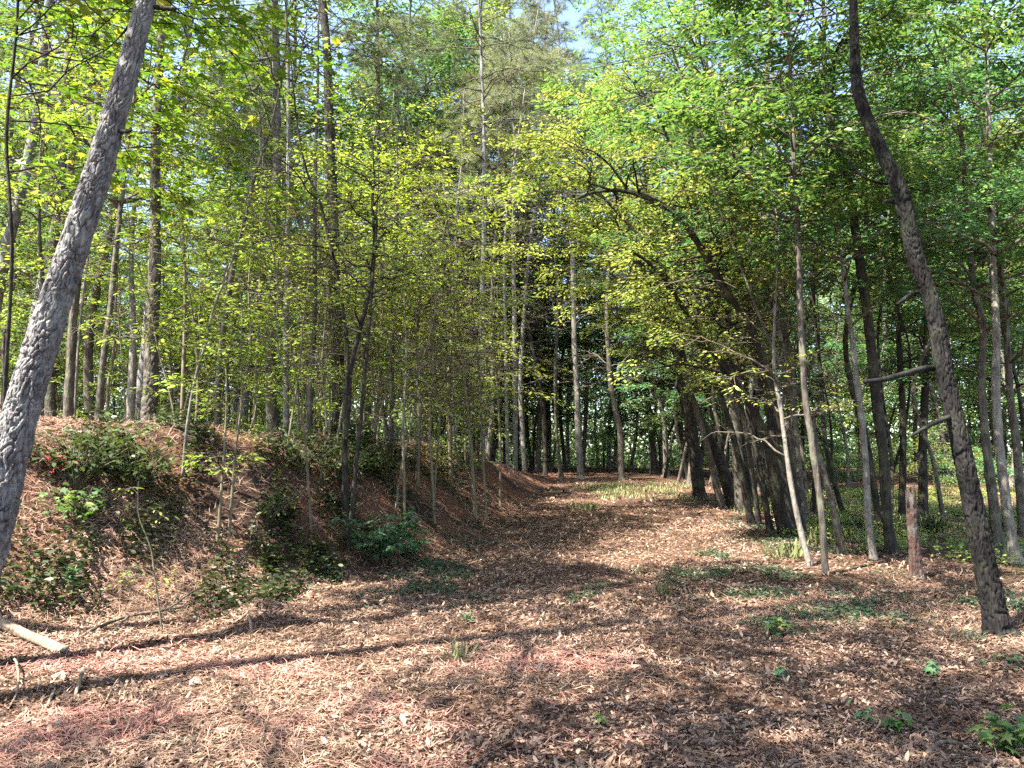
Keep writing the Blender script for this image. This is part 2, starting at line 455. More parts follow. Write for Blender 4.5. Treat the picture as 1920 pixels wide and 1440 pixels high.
def trunk_mesh(m, P, rad, k, ds, bark, seed, flare=True):
    """P (n,3) control points, rad (n,) -> a barked trunk"""
    P = np.asarray(P, float); rad = np.asarray(rad, float)
    L = np.linalg.norm(np.diff(P, axis=0), axis=1).sum()
    n = max(6, int(L / ds))
    C, u = catmull(np.hstack([P, rad[:, None]]), n)
    r = C[:, 3].clip(.003); C = C[:, :3]
    if flare:
        r = r * (1 + .28 * np.exp(-np.maximum(u - .33, 0) / .16))
    T = nrm(np.gradient(C, axis=0))
    A = nrm(np.cross(T, np.array([[0.3, 1.0, 0.0]]))); B = np.cross(T, A)
    th = np.arange(k) / k * 2 * math.pi
    TH, U = np.meshgrid(th, u)
    rm = float(np.median(r))
    if bark == 'plate':
        nu = max(5, round(2 * math.pi * rm / .040))
        x = TH / (2 * math.pi) * nu; y = U / .17
        wx = 1.5 * (vnoise(x * 1.0, y * 1.6, seed, nu) - .5) + .6 * (vnoise(x * 2, y * 4, seed + 1, nu * 2) - .5)
        wy = 2.2 * (vnoise(x * 1.0, y * .9, seed + 2, nu) - .5)
        f, cid = cellular(np.mod(x + wx, nu), y + wy, nu, seed)
        nu2 = nu * 3
        f2, c2 = cellular(np.mod(TH / (2 * math.pi) * nu2 + wx * 2, nu2), U / .05 + wy * 2, nu2, seed + 3)
        rag = vnoise(x * 4, U / .02, seed + 6, nu * 4)
        gr = sstep(f * 4.2 + .3 * (rag - .5)); g2 = sstep(f2 * 3)
        disp = (gr - .8) * .026 + (cid - .5) * .010 * gr + (c2 - .5) * .011 * g2 + (rag - .5) * .005
        disp = disp * np.clip(r[:, None] / .13, .5, 1.2)
    elif bark == 'ridge':
        nu = max(6, round(2 * math.pi * rm / .04))
        x = TH / (2 * math.pi) * nu; y = U / .30
        a = np.abs(vnoise(x, y + .7 * vnoise(x * .5, U * 3, seed + 2, 0), seed, nu) - .5) * 2
        b = vnoise(TH / (2 * math.pi) * nu * 2, U / .07, seed + 4, nu * 2)
        disp = (a - .5) * .030 * min(1.2, rm / .11) + (b - .5) * .009 * min(1.2, rm / .11)
    else:
        disp = (vnoise(TH / (2 * math.pi) * 6, U / .25, seed, 6) - .5) * .16 * r[:, None]
    if flare and rm > .05:                          # root swellings at the foot
        roots = .5 + .5 * np.cos(TH * (3 + seed % 3) + seed + .8 * np.sin(TH * 2 + seed))
        disp = disp + r[:, None] * .55 * roots * np.exp(-np.maximum(U - .33, 0) / .13)
    lump = 1 + .12 * (vnoise(TH / (2 * math.pi) * 3, U / .8, seed + 8, 3) - .5)
    RR = r[:, None] * lump + disp
    V = C[:, None, :] + RR[:, :, None] * (np.cos(TH)[:, :, None] * A[:, None, :] + np.sin(TH)[:, :, None] * B[:, None, :])
    i = (np.arange(n - 1) * k)[:, None]; j = np.arange(k)[None, :]; j1 = (j + 1) % k
    F = np.stack([i + j, i + j1, i + k + j1, i + k + j], -1).reshape(-1, 4)
    m.add(V.reshape(-1, 3), F)
    m.f.append((np.arange(k)[None, :] + (n - 1) * k) + m.n - n * k)
    return C, r

# ------------------------------------------------------------------ limbs and leaves
def path_at(C, r, t):
    seg = np.linalg.norm(np.diff(C, axis=0), axis=1); s = np.concatenate([[0], np.cumsum(seg)]); s = s / s[-1]
    p = np.stack([np.interp(t, s, C[:, a]) for a in range(3)], -1)
    return p, np.interp(t, s, r)

def shape_clumps(K): return K.get('shape') != 'needle'
def crown(C, r, K, rng, mb, ml):
    """limbs of a trunk into mesh mb and leaves into mesh ml"""
    nb = K['nb']
    if nb == 0:
        return
    u = np.sort(rng.random(nb)) if K.get('rand', True) else np.linspace(0, 1, nb)
    t = K['t0'] + (K.get('t1', .99) - K['t0']) * u
    p0, r0 = path_at(C, r, t)
    az = np.arange(nb) * 2.4 + rng.random(nb) * 1.2 + rng.random() * 6
    if 'az' in K:                                   # limbs reach mostly one way (towards the light)
        a0, sp = K['az']
        az = np.where(rng.random(nb) < .75, R(a0) + (rng.random(nb) - .5) * 2 * R(sp), az)
    prof = {'round': lambda q: .45 + .75 * np.sin(np.pi * (.12 + .8 * q)), 'cone': lambda q: 1.15 - .85 * q, 'even': lambda q: 1 - .3 * q}[K.get('prof', 'round')](u)
    L = K['L'] * prof * (.55 + .6 * rng.random(nb))
    el = R(K.get('rise', 25)) + (rng.random(nb) - .5) * R(30)
    S = 8
    s = np.linspace(0, 1, S)
    H = np.stack([np.cos(az), np.sin(az), np.zeros(nb)], -1)
    side = np.stack([-np.sin(az), np.cos(az), np.zeros(nb)], -1)
    bend = (rng.random(nb) - .5) * .7
    wob = np.cumsum(rng.normal(0, .035, (nb, S, 3)), axis=1); wob -= wob[:, :1]
    P = p0[:, None] + L[:, None, None] * (s[None, :, None] * np.cos(el)[:, None, None] * H[:, None] + (bend[:, None] * s ** 2)[:, :, None] * side[:, None] + wob)
    P[:, :, 2] += L[:, None] * (s[None] * np.sin(el)[:, None] - K.get('droop', .2) * s[None] ** 2)
    rb = np.minimum(r0 * .55, .012 * L + .004)
    tubes(mb, P, rb[:, None] * (1 - .8 * s[None]) + .0015, 5)
    ns = K['nsub']
    if ns == 0:
        return
    f = K.get('sf', .22) + (1 - K.get('sf', .22)) * (np.arange(ns)[None, :] + rng.random((nb, ns))) / ns
    f = np.minimum(f, 1)
    q = f * (S - 1); i0 = np.minimum(q.astype(int), S - 2); fr = (q - i0)[..., None]
    bi = np.arange(nb)[:, None]
    p1 = P[bi, i0] * (1 - fr) + P[bi, i0 + 1] * fr
    tang = nrm(P[bi, i0 + 1] - P[bi, i0])
    sg = np.where((np.arange(ns)[None, :] + rng.integers(0, 2, (nb, 1))) % 2 == 0, 1.0, -1.0)
    ang = sg * R(52) * (.6 + .7 * rng.random((nb, ns))) * np.where(f > .93, .25, 1)
    ca, sa = np.cos(ang), np.sin(ang)
    d1 = np.stack([tang[..., 0] * ca - tang[..., 1] * sa, tang[..., 0] * sa + tang[..., 1] * ca, tang[..., 2] * .6 + rng.normal(.03, .16, ang.shape)], -1)
    d1 = nrm(d1)
    l1 = K.get('sub', .42) * L[:, None] * (1.15 - .65 * f) * (.6 + .7 * rng.random((nb, ns))) + .06
    S2 = 5
    s2 = np.linspace(0, 1, S2)
    n1 = nb * ns
    p1 = p1.reshape(n1, 3); d1 = d1.reshape(n1, 3); l1 = l1.reshape(n1)
    w2 = np.cumsum(rng.normal(0, .05, (n1, S2, 3)), axis=1); w2 -= w2[:, :1]
    P2 = p1[:, None] + l1[:, None, None] * (s2[None, :, None] * d1[:, None] + w2)
    P2[:, :, 2] -= (l1[:, None] * K.get('droop2', .15) * s2[None] ** 2)
    r2 = np.minimum(.007 * l1 + .0022, .012)
    tubes(mb, P2, r2[:, None] * (1 - .75 * s2[None]) + .0008, 3)
    nl = K['nleaf']
    if nl == 0:
        return
    keep = rng.random(n1) < K.get('leafy', 1.0)
    if shape_clumps(K):                             # foliage comes in clumps with bare twigs and gaps between
        q3 = p1 + d1 * l1[:, None] * .6
        o3 = rng.random(2) * 50
        nz = vnoise(q3[:, 0] * 1.15 + q3[:, 2] * .75 + o3[0], q3[:, 1] * 1.15 - q3[:, 2] * .6 + o3[1], 3)
        keep &= nz > K.get('clump', .40)
    if 'bare' in K:                                 # limbs below this share of the crown are dead
        keep &= np.repeat(u > K['bare'], ns)
    P2 = P2[keep]; d1 = d1[keep]; l1 = l1[keep]; n2 = len(P2)
    if n2 == 0:
        return
    shape = K['shape']
    size = K['size']
    cnt = np.maximum(2, rng.poisson(nl * np.clip(l1 / np.mean(l1), .4, 2.0)))
    idx = np.repeat(np.arange(n2), cnt)
    m = len(idx)
    g = .08 + .95 * rng.random(m) ** .8
    q = np.minimum(g, 1) * (S2 - 1); i0 = np.minimum(q.astype(int), S2 - 2); fr = (q - i0)[:, None]
    pos = P2[idx, i0] * (1 - fr) + P2[idx, i0 + 1] * fr
    dd = d1[idx]
    lat = nrm(np.stack([-dd[:, 1], dd[:, 0], np.zeros(m)], -1))
    sgn = np.where(rng.random(m) < .5, -1.0, 1.0)
    if shape == 'needle':
        per = 7
        keep = rng.random(m) < .9
        pos = np.repeat(pos, per, 0); dd = np.repeat(dd, per, 0); m2 = len(pos)
        ax = nrm(dd * .8 + rng.normal(0, .6, (m2, 3)) + np.array([0, 0, .15]))
        leaves(ml, pos, ax, rng.normal(0, 1, (m2, 3)), size * (.7 + .6 * rng.random(m2)), 'needle')
        return
    sp = K.get('spread', .12)
    off = np.abs(rng.normal(0, 1, m)) * sp * (1.1 - .5 * g)
    pos = pos + lat * (sgn * off)[:, None] + np.stack([rng.normal(0, .02, m), rng.normal(0, .02, m), rng.normal(-.01, K.get('thick', .045), m)], -1)
    a = R(55) * (.5 + .8 * rng.random(m)) * sgn
    ax = dd * np.cos(a)[:, None] + lat * np.sin(a)[:, None]
    ax[:, 2] -= .05 + .35 * rng.random(m)
    nn = np.stack([rng.normal(0, K.get('tilt', .4), m), rng.normal(0, K.get('tilt', .4), m), np.ones(m)], -1)
    leaves(ml, pos, ax, nn, size * (.45 + .95 * rng.random(m) ** 1.2), shape)

KIND = {
    'sweetgum': dict(t0=.25, nb=18, L=2.2, rise=18, droop=.22, nsub=8, nleaf=30, shape='star', size=.14, spread=.20, thick=.07, tilt=.45, prof='round'),
    'maple': dict(t0=.22, nb=24, L=2.2, rise=20, droop=.25, nsub=8, sub=.46, nleaf=46, shape='oval', size=.12, spread=.14, thick=.025, tilt=.35, prof='round'),
    'hardwood': dict(t0=.28, nb=30, L=2.7, rise=30, droop=.28, nsub=10, nleaf=56, shape='oval', size=.115, spread=.18, thick=.055, tilt=.42, prof='round'),
    'arch': dict(t0=.35, nb=26, clump=.54, L=2.0, rise=30, droop=.25, nsub=9, nleaf=34, shape='oval', size=.095, spread=.16, thick=.08, tilt=.55, prof='even', leafy=.9),
    'sapling': dict(t0=.3, nb=16, L=.9, rise=25, droop=.25, nsub=6, nleaf=15, clump=.5, shape='oval', size=.09, spread=.12, thick=.035, tilt=.35, prof='round'),
    'pine': dict(t0=.35, nb=38, L=2.0, rise=12, droop=.12, nsub=8, nleaf=15, shape='needle', size=.26, prof='cone', bare=.3, sub=.38),
    'bare': dict(t0=.3, nb=22, L=1.6, rise=25, droop=.2, nsub=6, nleaf=10, shape='oval', size=.085, prof='even', leafy=.35),
}
def kind(name, **kw):
    d = dict(KIND[name]); d.update(kw); return d

def fill_tree(root, P, rad, K, bark, barktype, leafmat, seed, k=10, ds=.12, parts=True, extra=None):
    """trunk, limbs and crown as children of root; P in root's own space"""
    rng = np.random.default_rng(seed)
    mt = Mesh()
    C, r = trunk_mesh(mt, P, rad, k, ds, barktype, seed)
    obj('trunk', mt.data('trunk', M[bark], True), root)
    mb, ml = Mesh(), Mesh()
    for KK in ([K] if isinstance(K, dict) else K):
        crown(C, r, KK, rng, mb, ml)
    mb.split = len(mb.f)
    off = mb.n
    for v in ml.v:
        mb.v.append(v)
    for f in ml.f:
        mb.f.append(f + off)
    if mb.v:
        obj('crown', mb.data('crown', [M[bark if bark in ('bark_dark', 'bark_black') else 'twig'], M[leafmat]]), root)
    return C, r

def hero(name, cat, label, pts, Y0, Y1, K, bark, barktype, leafmat, seed, top=None, k=14, ds=.06, group=None, bury=.35, base=None):
    """a tree traced along its trunk: pts = (px, py, width in px) from foot to top; top = full height above the foot"""
    py = np.array([p[1] for p in pts], float)
    fr = (py[0] - py) / max(1, py[0] - py[-1])
    P = []; rad = []
    for (px, y, w), f in zip(pts, fr):
        Y = Y0 + (Y1 - Y0) * f
        q = at(px, y, Y); P.append(q)
        rad.append(w / 2 / FPX * Y * Y / math.hypot(Y, q[0]) * .95)
    P = np.array(P); rad = np.array(rad)
    # carry the trunk down into the soil
    d = nrm(P[0] - P[1]); g = hz(P[0][0], P[0][1])
    drop = P[0][2] - g
    if drop > -.2:
        q = P[0] + d * ((drop + bury) / max(.3, -d[2]))
        P = np.vstack([q, P]); rad = np.concatenate([[rad[0] * 1.05], rad])
    foot = P[0].copy(); foot[2] = hz(foot[0], foot[1])
    if top:
        d = nrm(P[-1] - P[-2]); d = nrm(d + np.array([0, 0, .25]))
        h = P[-1][2] - foot[2]
        rest = top - h
        if rest > .3:
            rg = np.random.default_rng(seed + 99)
            for j in range(1, 5):
                d = nrm(d + np.array([0, 0, .3]) + rg.normal(0, .08, 3))
                P = np.vstack([P, P[-1] + d * rest / 4]); rad = np.append(rad, max(.006, rad[-1] * (.72 if j < 4 else .4)))
    root = thing(name, foot, label, cat, group)
    C, r = fill_tree(root, P - foot, rad, K, bark, barktype, leafmat, seed, k, ds)
    return root, C, r, foot

# ------------------------------------------------------------------ the trees one can single out, traced along their trunks
H = hero
MID = 'slender trees on top of the bank'
RT = 'dark leaning trees beside the track'
FAR = 'straight pines at the far end of the track'
# -- on and above the bank
pine_a = H('pine_tree', 'pine', 'thick grey pine with scaly plated bark leaning over the near end of the bank', [(-60, 1120, 98), (-22, 1000, 92), (27, 813, 78), (77, 647, 70), (132, 480, 60), (180, 333, 56), (206, 247, 51), (243, 120, 46), (273, 0, 42), (290, -80, 39)], 6.2, 6.9, kind('pine', t0=.62, nb=16, L=1.6), 'bark_pine', 'plate', 'needle', 1, top=13, k=120, ds=.011)
H('pine_tree', 'pine', 'straight pine with dark plated bark at the rim of the bare needle slope', [(280, 800, 33), (285, 640, 28), (291, 480, 24), (291, 300, 20), (300, 100, 17), (308, 0, 15)], 13.2, 13.6, kind('pine', t0=.55, nb=26), 'bark_brown', 'plate', 'needle', 2, top=20, k=56, ds=.025)
H('hardwood_tree', 'tree', 'olive brown trunk just behind the thick leaning grey pine', [(127, 785, 23), (133, 680, 20), (138, 597, 19), (150, 480, 17), (176, 240, 14), (195, 100, 12), (206, 0, 11)], 16, 16, kind('hardwood', t0=.4, nb=22, L=2.4, shape='star', size=.12, nleaf=11), 'bark_brown', 'ridge', 'leaf_star', 3, top=14, k=24)
H('young_tree', 'tree', 'very thin white stem rising behind the olive brown trunk', [(140, 770, 6), (145, 680, 6), (153, 580, 5), (163, 497, 5), (178, 380, 4)], 18, 18, kind('sapling', t0=.5), 'bark_pale', 'smooth', 'leaf_yellow', 4, top=9, k=8)
H('hardwood_tree', 'tree', 'mid sized trunk on the rim between the olive trunk and the straight pine', [(183, 800, 16), (193, 680, 14), (207, 580, 13), (214, 500, 12), (232, 340, 10), (245, 230, 9)], 13.4, 13.8, kind('maple', t0=.42, nb=22), 'bark_brown', 'ridge', 'leaf_star', 5, top=10, k=20)
H('young_tree', 'tree', 'crooked thin stem touching the mid sized rim trunk', [(200, 790, 7), (203, 720, 7), (213, 660, 6), (217, 560, 6), (222, 450, 5)], 14.2, 14.4, kind('maple', t0=.4, nb=14), 'bark_sapling', 'smooth', 'leaf_yellow', 6, top=7.5, k=8)
H('hardwood_tree', 'tree', 'pale broken looking trunk behind the rim near the straight pine', [(243, 800, 20), (247, 730, 18), (250, 620, 14), (246, 480, 11)], 19, 19, kind('maple', t0=.5), 'bark_pale', 'ridge', 'leaf_yellow', 7, top=12, k=18)
H('sweetgum_tree', 'sweetgum', 'thin dark sweetgum with big star leaves at the picture edge beside the grey pine', [(8, 760, 9), (14, 650, 9), (22, 500, 9), (20, 400, 8), (12, 250, 8), (27, 100, 7), (33, 20, 6)], 8.6, 8.2, [kind('sweetgum', t0=.34, nb=26, L=2.5, az=(20, 70), nleaf=15), kind('sweetgum', t0=.5, nb=10, L=1.6)], 'bark_dark', 'smooth', 'leaf_star', 8, top=9.5, k=12)
H('young_tree', 'tree', 'dark slanting trunk that leans towards the track above the bare needle slope', [(407, 815, 14), (410, 713, 13), (417, 630, 12), (430, 547, 11), (441, 480, 10), (462, 400, 8), (478, 330, 7)], 13.2, 12.6, [kind('sweetgum', t0=.45, nb=16, L=1.9, nleaf=11), ], 'bark_brown', 'smooth', 'leaf_star', 9, top=9, k=14)
H('sapling', 'sapling', 'bare whitish sapling slanting up from the foot of the needle slope', [(343, 890, 7), (350, 807, 7), (367, 707, 6.5), (387, 640, 6), (400, 580, 5), (425, 515, 4)], 10.2, 10.0, kind('sapling', t0=.6, nb=8, L=.6), 'bark_pale', 'smooth', 'leaf_yellow', 10, top=4.8, k=10)
H('young_tree', 'tree', 'straight grey stem standing alone left of the twin dark stems', [(583, 880, 12), (580, 797, 12), (585, 680, 11), (590, 580, 10), (590, 450, 9), (592, 280, 7)], 13, 13, kind('bare', t0=.35, leafy=.5), 'bark_brown', 'smooth', 'leaf_yellow', 11, top=10, k=14)
H('pine_tree', 'pine', 'slim pine with bare lower trunk between the slanting trunk and the grey stem', [(537, 830, 13), (537, 700, 13), (537, 580, 12), (540, 400, 11), (541, 220, 9)], 17, 17, kind('pine', t0=.5, nb=28), 'bark_pine', 'ridge', 'needle', 12, top=20, k=20)
H('pine_tree', 'pine', 'tall vine draped pine rising through the middle of the thicket', [(634, 840, 27), (634, 720, 26), (633, 647, 26), (627, 547, 25), (624, 400, 22), (618, 240, 20), (612, 80, 17)], 15.5, 15.5, [kind('pine', t0=.5, nb=30, L=2.4), kind('bare', t0=.2, t1=.7, nb=26, L=.9, leafy=.5)], 'bark_dark', 'ridge', 'needle', 13, top=21, k=30)
H('young_tree', 'tree', 'thicker of the twin dark stems curving out over the bank', [(647, 890, 12), (648, 747, 11), (660, 680, 10), (680, 597, 9), (695, 530, 8), (702, 450, 7), (698, 380, 6)], 11.5, 11.3, kind('bare', t0=.45, leafy=.5, L=1.3), 'bark_dark', 'smooth', 'leaf_yellow', 14, top=6.5, k=12)
H('young_tree', 'tree', 'thinner of the twin dark stems curving out over the bank', [(668, 870, 8), (680, 747, 8), (690, 630, 7), (697, 547, 6), (706, 430, 5)], 11.2, 11.2, kind('bare', t0=.5, leafy=.6, L=1.1), 'bark_dark', 'smooth', 'leaf_yellow', 15, top=5.8, k=10)
H('young_tree', 'tree', 'dark stem bending left with a forked bare top over the slanting trunk', [(640, 880, 8), (655, 760, 8), (652, 660, 8), (640, 560, 7), (622, 470, 7), (600, 380, 6), (575, 320, 5)], 12.1, 11.6, kind('bare', t0=.4, leafy=.6, L=1.4), 'bark_dark', 'smooth', 'leaf_olive', 16, top=7.5, k=10)
for i, (pts, Y, tp, lab, az) in enumerate([
    ([(733, 850, 9), (735, 700, 9), (738, 560, 8), (745, 420, 7)], 16.5, 8.6, 'yellow leaved maple standing next to the twin dark stems', 0),
    ([(783, 880, 8), (786, 760, 8), (782, 620, 7), (792, 520, 6)], 15.5, 7.0, 'bright yellow maple with layered sprays at the middle of the bank', 0),
    ([(845, 870, 8), (842, 720, 8), (850, 560, 7), (838, 420, 6)], 18.5, 9.2, 'tall yellow maple arching above the layered maple', -30),
    ([(887, 905, 8), (880, 797, 7), (870, 713, 6), (865, 640, 5)], 16, 5.6, 'dark slim stem with a small flat yellow crown near the bank end', 0),
    ([(700, 860, 7), (712, 700, 7), (715, 560, 6)], 18, 8.0, 'slim maple half hidden behind the twin dark stems', 0)]):
    H('maple_tree', 'maple', lab, pts, Y, Y, kind('maple', t0=.42, nb=28, L=1.9, size=.09, nleaf=17, spread=.15), 'bark_sapling' if i else 'bark_brown', 'smooth', 'leaf_lemon', 20 + i, top=tp, k=10, group='yellow maples along the bank')
for i, (pts, Y, tp, lab) in enumerate([
    ([(910, 935, 6), (903, 813, 6), (898, 697, 5)], 16.5, 6, 'thin straight sapling on the lower slope nearest the bank end'),
    ([(938, 935, 6), (937, 813, 5), (930, 697, 5)], 19.5, 7, 'thin dark sapling at the very end of the slope beside the track'),
    ([(758, 930, 6), (756, 800, 6), (762, 690, 5)], 12.5, 5, 'pole thin sapling rising from the middle of the shaded slope'),
    ([(812, 930, 6), (806, 800, 5), (812, 700, 4)], 14, 5, 'pale pole thin sapling on the slope below the layered maple'),
    ([(477, 835, 8), (480, 697, 7), (486, 600, 6)], 15, 7, 'leafy young stem on the rim right of the slanting trunk'),
    ([(340, 800, 8), (344, 690, 8), (347, 580, 7), (345, 470, 6)], 17, 8.5, 'upright young stem behind the bare whitish sapling'),
    ([(367, 800, 6), (371, 700, 6), (362, 600, 5)], 18, 8, 'slim dark stem in the gap above the needle slope'),
    ([(415, 920, 6), (420, 850, 5), (424, 780, 4)], 9.8, 2.9, 'small twiggy sapling halfway down the needle slope'),
    ([(437, 905, 6), (442, 840, 5), (452, 760, 4)], 10.0, 3.3, 'small yellow sapling beside the twiggy one on the needle slope'),
    ([(530, 900, 6), (545, 800, 5), (560, 700, 4)], 11.6, 4.6, 'sapling leaning towards the grey stem on the dark part of the bank'),
    ([(600, 905, 5), (612, 800, 5), (604, 690, 4)], 11.8, 4.8, 'wispy sapling between the grey stem and the vine draped pine'),
    ([(290, 1080, 3.6), (283, 1030, 3.2), (262, 975, 2)], 7.6, 1.45, 'knee high sapling with pale leaves at the foot of the bank')]):
    H('sapling', 'sapling', lab, pts, Y, Y, kind('sapling', t0=.3, nb=14 if tp > 2 else 7, L=1.1 if tp > 4 else .5 if tp > 2 else .3, nleaf=11 if tp > 2 else 4, size=.085 if tp > 2 else .05), 'bark_sapling', 'smooth', 'leaf_yellow' if i % 3 else 'leaf_olive', 40 + i, top=tp, k=8, group='saplings on the bank')
# -- the far end of the track
for i, (pts, Y, lab, bark) in enumerate([
    ([(1090, 905, 13), (1085, 830, 13), (1082, 730, 12), (1077, 647, 11), (1074, 500, 10)], 38, 'tall sunlit pale pine standing at the edge of the grass strip', 'bark_pale'),
    ([(1053, 905, 8), (1043, 797, 7), (1042, 690, 7), (1046, 560, 6)], 40, 'slim brown pine between the sunlit pine and the forked dark pine', 'bark_brown'),
    ([(1023, 905, 9), (1020, 780, 10), (1010, 713, 11), (997, 650, 10), (985, 560, 8)], 41, 'dark pine bending towards the bank where the track vanishes', 'bark_dark'),
    ([(966, 905, 10), (966, 780, 10), (965, 647, 10), (964, 560, 9), (962, 420, 7)], 37, 'very tall pale pine directly behind the end of the bank', 'bark_pale'),
    ([(953, 905, 8), (950, 763, 8), (948, 650, 7)], 36, 'sunlit whitish pine stem left of the very tall one', 'bark_pale'),
    ([(985, 905, 10), (980, 813, 10), (976, 700, 9)], 39, 'mottled pale pine right of the very tall one', 'bark_pale'),
    ([(1165, 905, 13), (1163, 813, 12), (1153, 763, 11), (1143, 700, 10), (1138, 560, 8)], 36, 'brown pine with a kinked trunk behind the grass strip', 'bark_brown'),
    ([(905, 880, 11), (905, 700, 11), (904, 560, 11), (907, 450, 10), (908, 300, 8)], 29, 'tall grey pine looking over the yellow maples', 'bark_pine')]):
    H('pine_tree', 'pine', lab, pts, Y, Y, [kind('pine', t0=.42, nb=40, L=3.2, size=.34), kind('bare', t0=.15, t1=.6, nb=30, L=2.4, nsub=7, leafy=.2)], bark, 'ridge', 'needle', 60 + i, top=28, k=16, ds=.2, group=FAR)
# -- right of the track
def rt(lab, pts, Y0, Y1, seed, top, bark='bark_dark', leaf='leaf_green', K='hardwood', cat='tree', name='hardwood_tree', k=26, bt='ridge', ds=.06, **kw):
    return H(name, cat, lab, pts, Y0, Y1, kind(K, **kw), bark, bt, leaf, seed, top=top, k=k, ds=ds, group=None)
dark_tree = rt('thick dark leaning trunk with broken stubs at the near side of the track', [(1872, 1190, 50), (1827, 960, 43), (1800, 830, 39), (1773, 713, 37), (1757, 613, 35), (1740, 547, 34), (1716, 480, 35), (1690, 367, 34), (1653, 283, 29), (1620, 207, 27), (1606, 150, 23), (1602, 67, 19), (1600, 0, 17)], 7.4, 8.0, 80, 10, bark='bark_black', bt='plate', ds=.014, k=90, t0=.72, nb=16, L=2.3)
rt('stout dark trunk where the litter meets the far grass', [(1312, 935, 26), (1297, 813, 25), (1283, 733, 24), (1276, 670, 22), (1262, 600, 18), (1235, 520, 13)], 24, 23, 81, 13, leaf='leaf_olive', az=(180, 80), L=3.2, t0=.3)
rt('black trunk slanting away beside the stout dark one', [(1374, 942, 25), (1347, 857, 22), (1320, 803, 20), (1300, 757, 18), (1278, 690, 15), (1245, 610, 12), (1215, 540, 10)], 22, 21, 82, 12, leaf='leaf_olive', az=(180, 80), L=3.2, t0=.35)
rt('straight grey brown trunk just behind the arching tree', [(1390, 965, 22), (1380, 813, 22), (1372, 747, 20), (1366, 640, 18), (1358, 520, 15)], 20, 20, 83, 15, bark='bark_brown', leaf='leaf_green', az=(180, 80), L=4.0, nb=36)
rt('arching tree whose trunk bends far out over the track', [(1474, 1005, 29), (1461, 950, 27), (1448, 863, 24), (1427, 797, 17), (1393, 737, 14), (1362, 690, 13), (1330, 650, 12), (1300, 610, 11), (1270, 560, 9), (1230, 505, 8), (1185, 470, 6)], 15.2, 13.5, 84, None, leaf='leaf_olive', K='arch', t0=.42)
rt('upright dark trunk rising from the foot of the arching tree', [(1481, 1000, 26), (1462, 880, 24), (1440, 747, 20), (1420, 680, 18), (1410, 620, 17), (1393, 540, 17), (1384, 470, 16), (1380, 400, 15), (1369, 333, 13), (1350, 260, 10)], 15.6, 15.2, 85, 13, t0=.4)
rt('mossy limb arching level over the track below the green canopy', [(1500, 985, 18), (1478, 860, 17), (1446, 720, 16), (1408, 620, 15), (1352, 530, 15), (1308, 455, 14), (1262, 400, 13), (1212, 370, 12), (1160, 357, 9), (1110, 362, 6), (1075, 375, 4)], 14.5, 12.8, 86, None, leaf='leaf_olive', K='arch', t0=.5)
rt('thick grey brown trunk with a swollen base further back', [(1495, 940, 34), (1487, 860, 27), (1480, 713, 25), (1462, 580, 25), (1466, 500, 24), (1456, 430, 22), (1440, 333, 18), (1424, 227, 14), (1437, 150, 12)], 18.5, 18, 87, 16, bark='bark_brown', leaf='leaf_green', az=(180, 80), L=4.2, nb=38)
rt('slim straight trunk standing in front at the litter edge', [(1548, 1078, 14), (1540, 960, 14), (1521, 820, 14), (1510, 747, 14), (1500, 580, 13), (1497, 480, 12), (1490, 333, 10), (1483, 167, 9), (1477, 30, 8)], 10.9, 11.2, 88, 10, bark='bark_brown', leaf='leaf_green', k=16, t0=.5, L=2.2)
rt('leaning pole beside the slim straight trunk with white peeling twigs', [(1518, 1060, 13), (1500, 990, 12), (1487, 930, 11), (1476, 860, 10), (1466, 780, 9), (1452, 690, 8)], 11.5, 11.9, 89, 6, bark='bark_pale', leaf='leaf_olive', K='bare', k=14)
rt('crooked pole leaning out behind the slim straight trunk', [(1577, 1035, 15), (1563, 960, 14), (1547, 893, 13), (1533, 847, 12), (1523, 797, 11), (1505, 740, 9), (1470, 700, 7)], 12.6, 12.2, 90, 7, bark='bark_brown', leaf='leaf_olive', K='bare', k=14)
rt('slim trunk with a white scarred side between crooked pole and tall trunk', [(1637, 1040, 15), (1627, 960, 14), (1623, 863, 14), (1613, 763, 13), (1603, 687, 12), (1597, 630, 12), (1587, 563, 10), (1578, 480, 9)], 12.2, 12.6, 91, 9, bark='bark_pale', leaf='leaf_cool', k=16, t0=.4)
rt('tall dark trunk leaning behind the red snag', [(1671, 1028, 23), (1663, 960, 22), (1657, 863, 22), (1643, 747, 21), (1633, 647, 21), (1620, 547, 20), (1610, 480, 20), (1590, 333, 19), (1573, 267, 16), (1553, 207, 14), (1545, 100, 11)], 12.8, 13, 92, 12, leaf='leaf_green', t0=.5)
rt('slender brown trunk beyond the thick dark leaning one', [(1868, 990, 22), (1847, 813, 19), (1840, 713, 17), (1843, 613, 16), (1827, 547, 15), (1819, 467, 14), (1810, 367, 12), (1803, 267, 11), (1793, 200, 9)], 13.5, 13.5, 93, 11, bark='bark_brown', leaf='leaf_green', t0=.35)
rt('pale lichen covered trunk by the picture edge', [(1897, 1010, 23), (1888, 950, 22), (1873, 830, 20), (1867, 713, 18), (1868, 600, 17), (1860, 480, 16), (1858, 330, 13)], 12.4, 12.8, 94, 12, bark='bark_pale', leaf='leaf_cool', t0=.35)
rt('grey trunk cut by the picture edge', [(1916, 960, 20), (1905, 830, 18), (1892, 713, 16), (1884, 560, 14)], 17, 17, 95, 12, bark='bark_brown', leaf='leaf_cool')
rt('dark thin trunk in the gap behind the red snag', [(1692, 925, 16), (1693, 850, 15), (1692, 763, 14), (1686, 650, 12)], 19, 19, 96, 12, leaf='leaf_cool')
